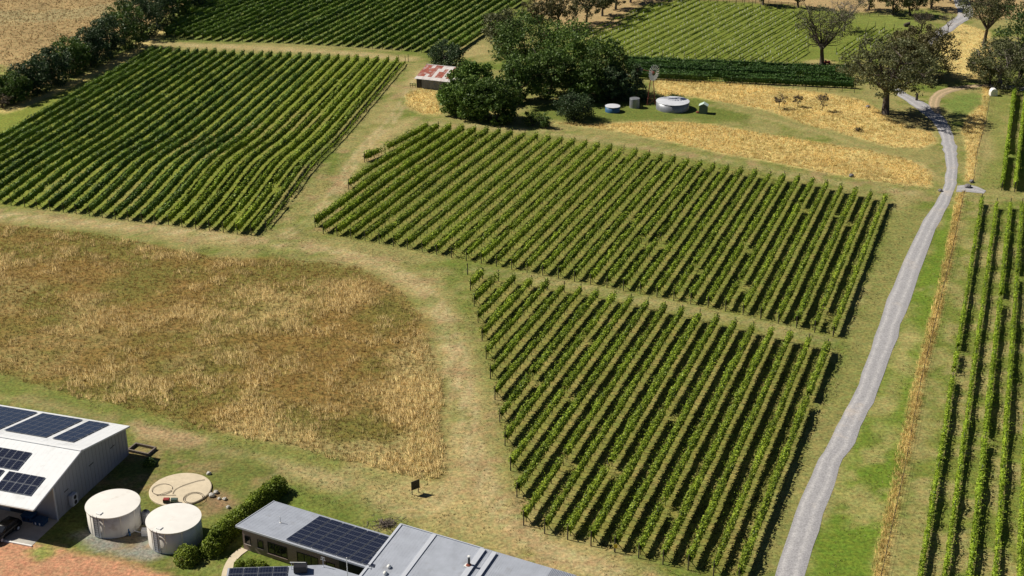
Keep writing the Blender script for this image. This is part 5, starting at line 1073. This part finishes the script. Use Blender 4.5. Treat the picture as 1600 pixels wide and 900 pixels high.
fence('wire_fence', [(1506, 306), (1486, 402), (1462, 502), (1438, 602), (1412, 742), (1377, 902)], 5.0, 1.2, 'post and wire fence hidden in the golden strip by the lower road', rails=(.4, .75, 1.1), rail_r=.012, post=.05, mat='post')
fence('wire_fence', [(1521, 283), (1527, 240), (1541, 190), (1545, 165), (1549, 140)], 5.0, 1.2, 'post and wire fence along the golden strip beside the road bend', rails=(.4, .75, 1.1), rail_r=.012, post=.06)
fence('rail_fence', [(1300, 23), (1345, 26), (1400, 25)], 3.0, 1.2, 'dark rail fence above the green clearing at the top right', rails=(.5, 1.0), rail_r=.05)
gpst = [(1311, 98.5), (1330, 100)]
fence('rail_fence', gpst, 1.6, 1.3, 'short dark rail fence right of the thin crowned gum', rails=(.6, 1.15), rail_r=.07)
def stub(px, h, r, mat, label, nm='post', cat='post'):
    p = Vector((*at(*px), 0)); t = thing(nm, tuple(p), label, cat); MB().tube([p - Z * .1, p + Z * h], [r, r * .92], 8).build('shaft', M[mat], t); MB().lathe(p + Z * h, [(r * 1.05, 0), (r * .8, .08), (0, .12)], 8).build('cap', M[mat], t)
stub((1432, 157), 1.7, .35, 'bark', 'stout post beside the road behind the big spreading gum', 'gate_post')
stub((1546, 132), 2.4, .35, 'bark', 'thick dark stump post where the sandy track meets the side road', 'stump')
stub((638, 97), 2.2, .08, 'post', 'lone post at the far corner of the upper left vine block', 'lone_post')
stub((730.7, 429.3), 2.1, .09, 'post', 'lone end post without vines at the tip of the lower block', 'lone_post')
for i, (px, r, lb) in enumerate((((1512, 293), .75, 'larger dark rock at the farm entrance beside the road'), ((1518, 285), .55, 'smaller rock above the farm entrance'), ((1469, 299), .5, 'dark rock at the right tip of the golden belt'), ((1330, 276), .6, 'grey rock at the lower edge of the golden belt'), ((1356, 168), .55, 'grey rock left of the big spreading gum'))):
    rock('rock', (*at(*px), 0), r, M['rock'], lb, 'rock', 'rocks near the road')
wb = Vector((*at(1551.5, 149), 0)); wt = thing('white_box', tuple(wb), 'white box with rounded top on the grass by the side road', 'box')
prof = [(-.85, 0), (.85, 0), (.85, 1.05), (.62, 1.5), (.3, 1.72), (-.3, 1.72), (-.62, 1.5), (-.85, 1.05)]
MB().prism([wb + Vector((x, -.8, z + .08)) for x, z in prof], [wb + Vector((x, .8, z + .08)) for x, z in prof]).build('shell', M['white'], wt); MB().box(wb + Z * .04, (.95, .9, .04)).build('base', M['concrete'], wt); MB().box(wb + Vector((.1, -.815, .8)), (.3, .012, .4)).build('door', M['tank'], wt)
mw = Vector((*at(1292, 100.5), 0)); mo = thing('red_mower', tuple(mw), 'small red machine parked behind the trunk of the thin crowned gum', 'machine')
MB().prism([mw + Vector((-.9, -.4, .3)), mw + Vector((.9, -.4, .3)), mw + Vector((.9, .4, .3)), mw + Vector((-.9, .4, .3))], [mw + Vector((-.7, -.35, .75)), mw + Vector((.75, -.35, .95)), mw + Vector((.75, .35, .95)), mw + Vector((-.7, .35, .75))]).build('hood', M['red'], mo)
for x in (-.6, .6):
    for y in (-.45, .45): MB().tube([mw + Vector((x, y - .1, .28)), mw + Vector((x, y + .1, .28))], .28, 12).build('wheel', M['dark'], mo)
MB().box(mw + Vector((-.45, 0, .95)), (.22, .25, .2)).build('seat', M['dark'], mo)
lm = Vector((*at(1417, 41.5), 0)); lg = thing('fallen_stump', tuple(lm), 'dark brown lump like an old stump on the green clearing', 'stump')
MB().tube([lm + Vector((-.95, -.2, .45)), lm + Vector((0, 0, .62)), lm + Vector((.75, .2, .85))], [.42, .62, .55], 9).build('trunk_piece', M['bark'], lg); MB().tube([lm + Vector((.55, .1, .9)), lm + Vector((.95, .15, 1.5))], [.25, .1], 6).build('broken_limb', M['bark'], lg)
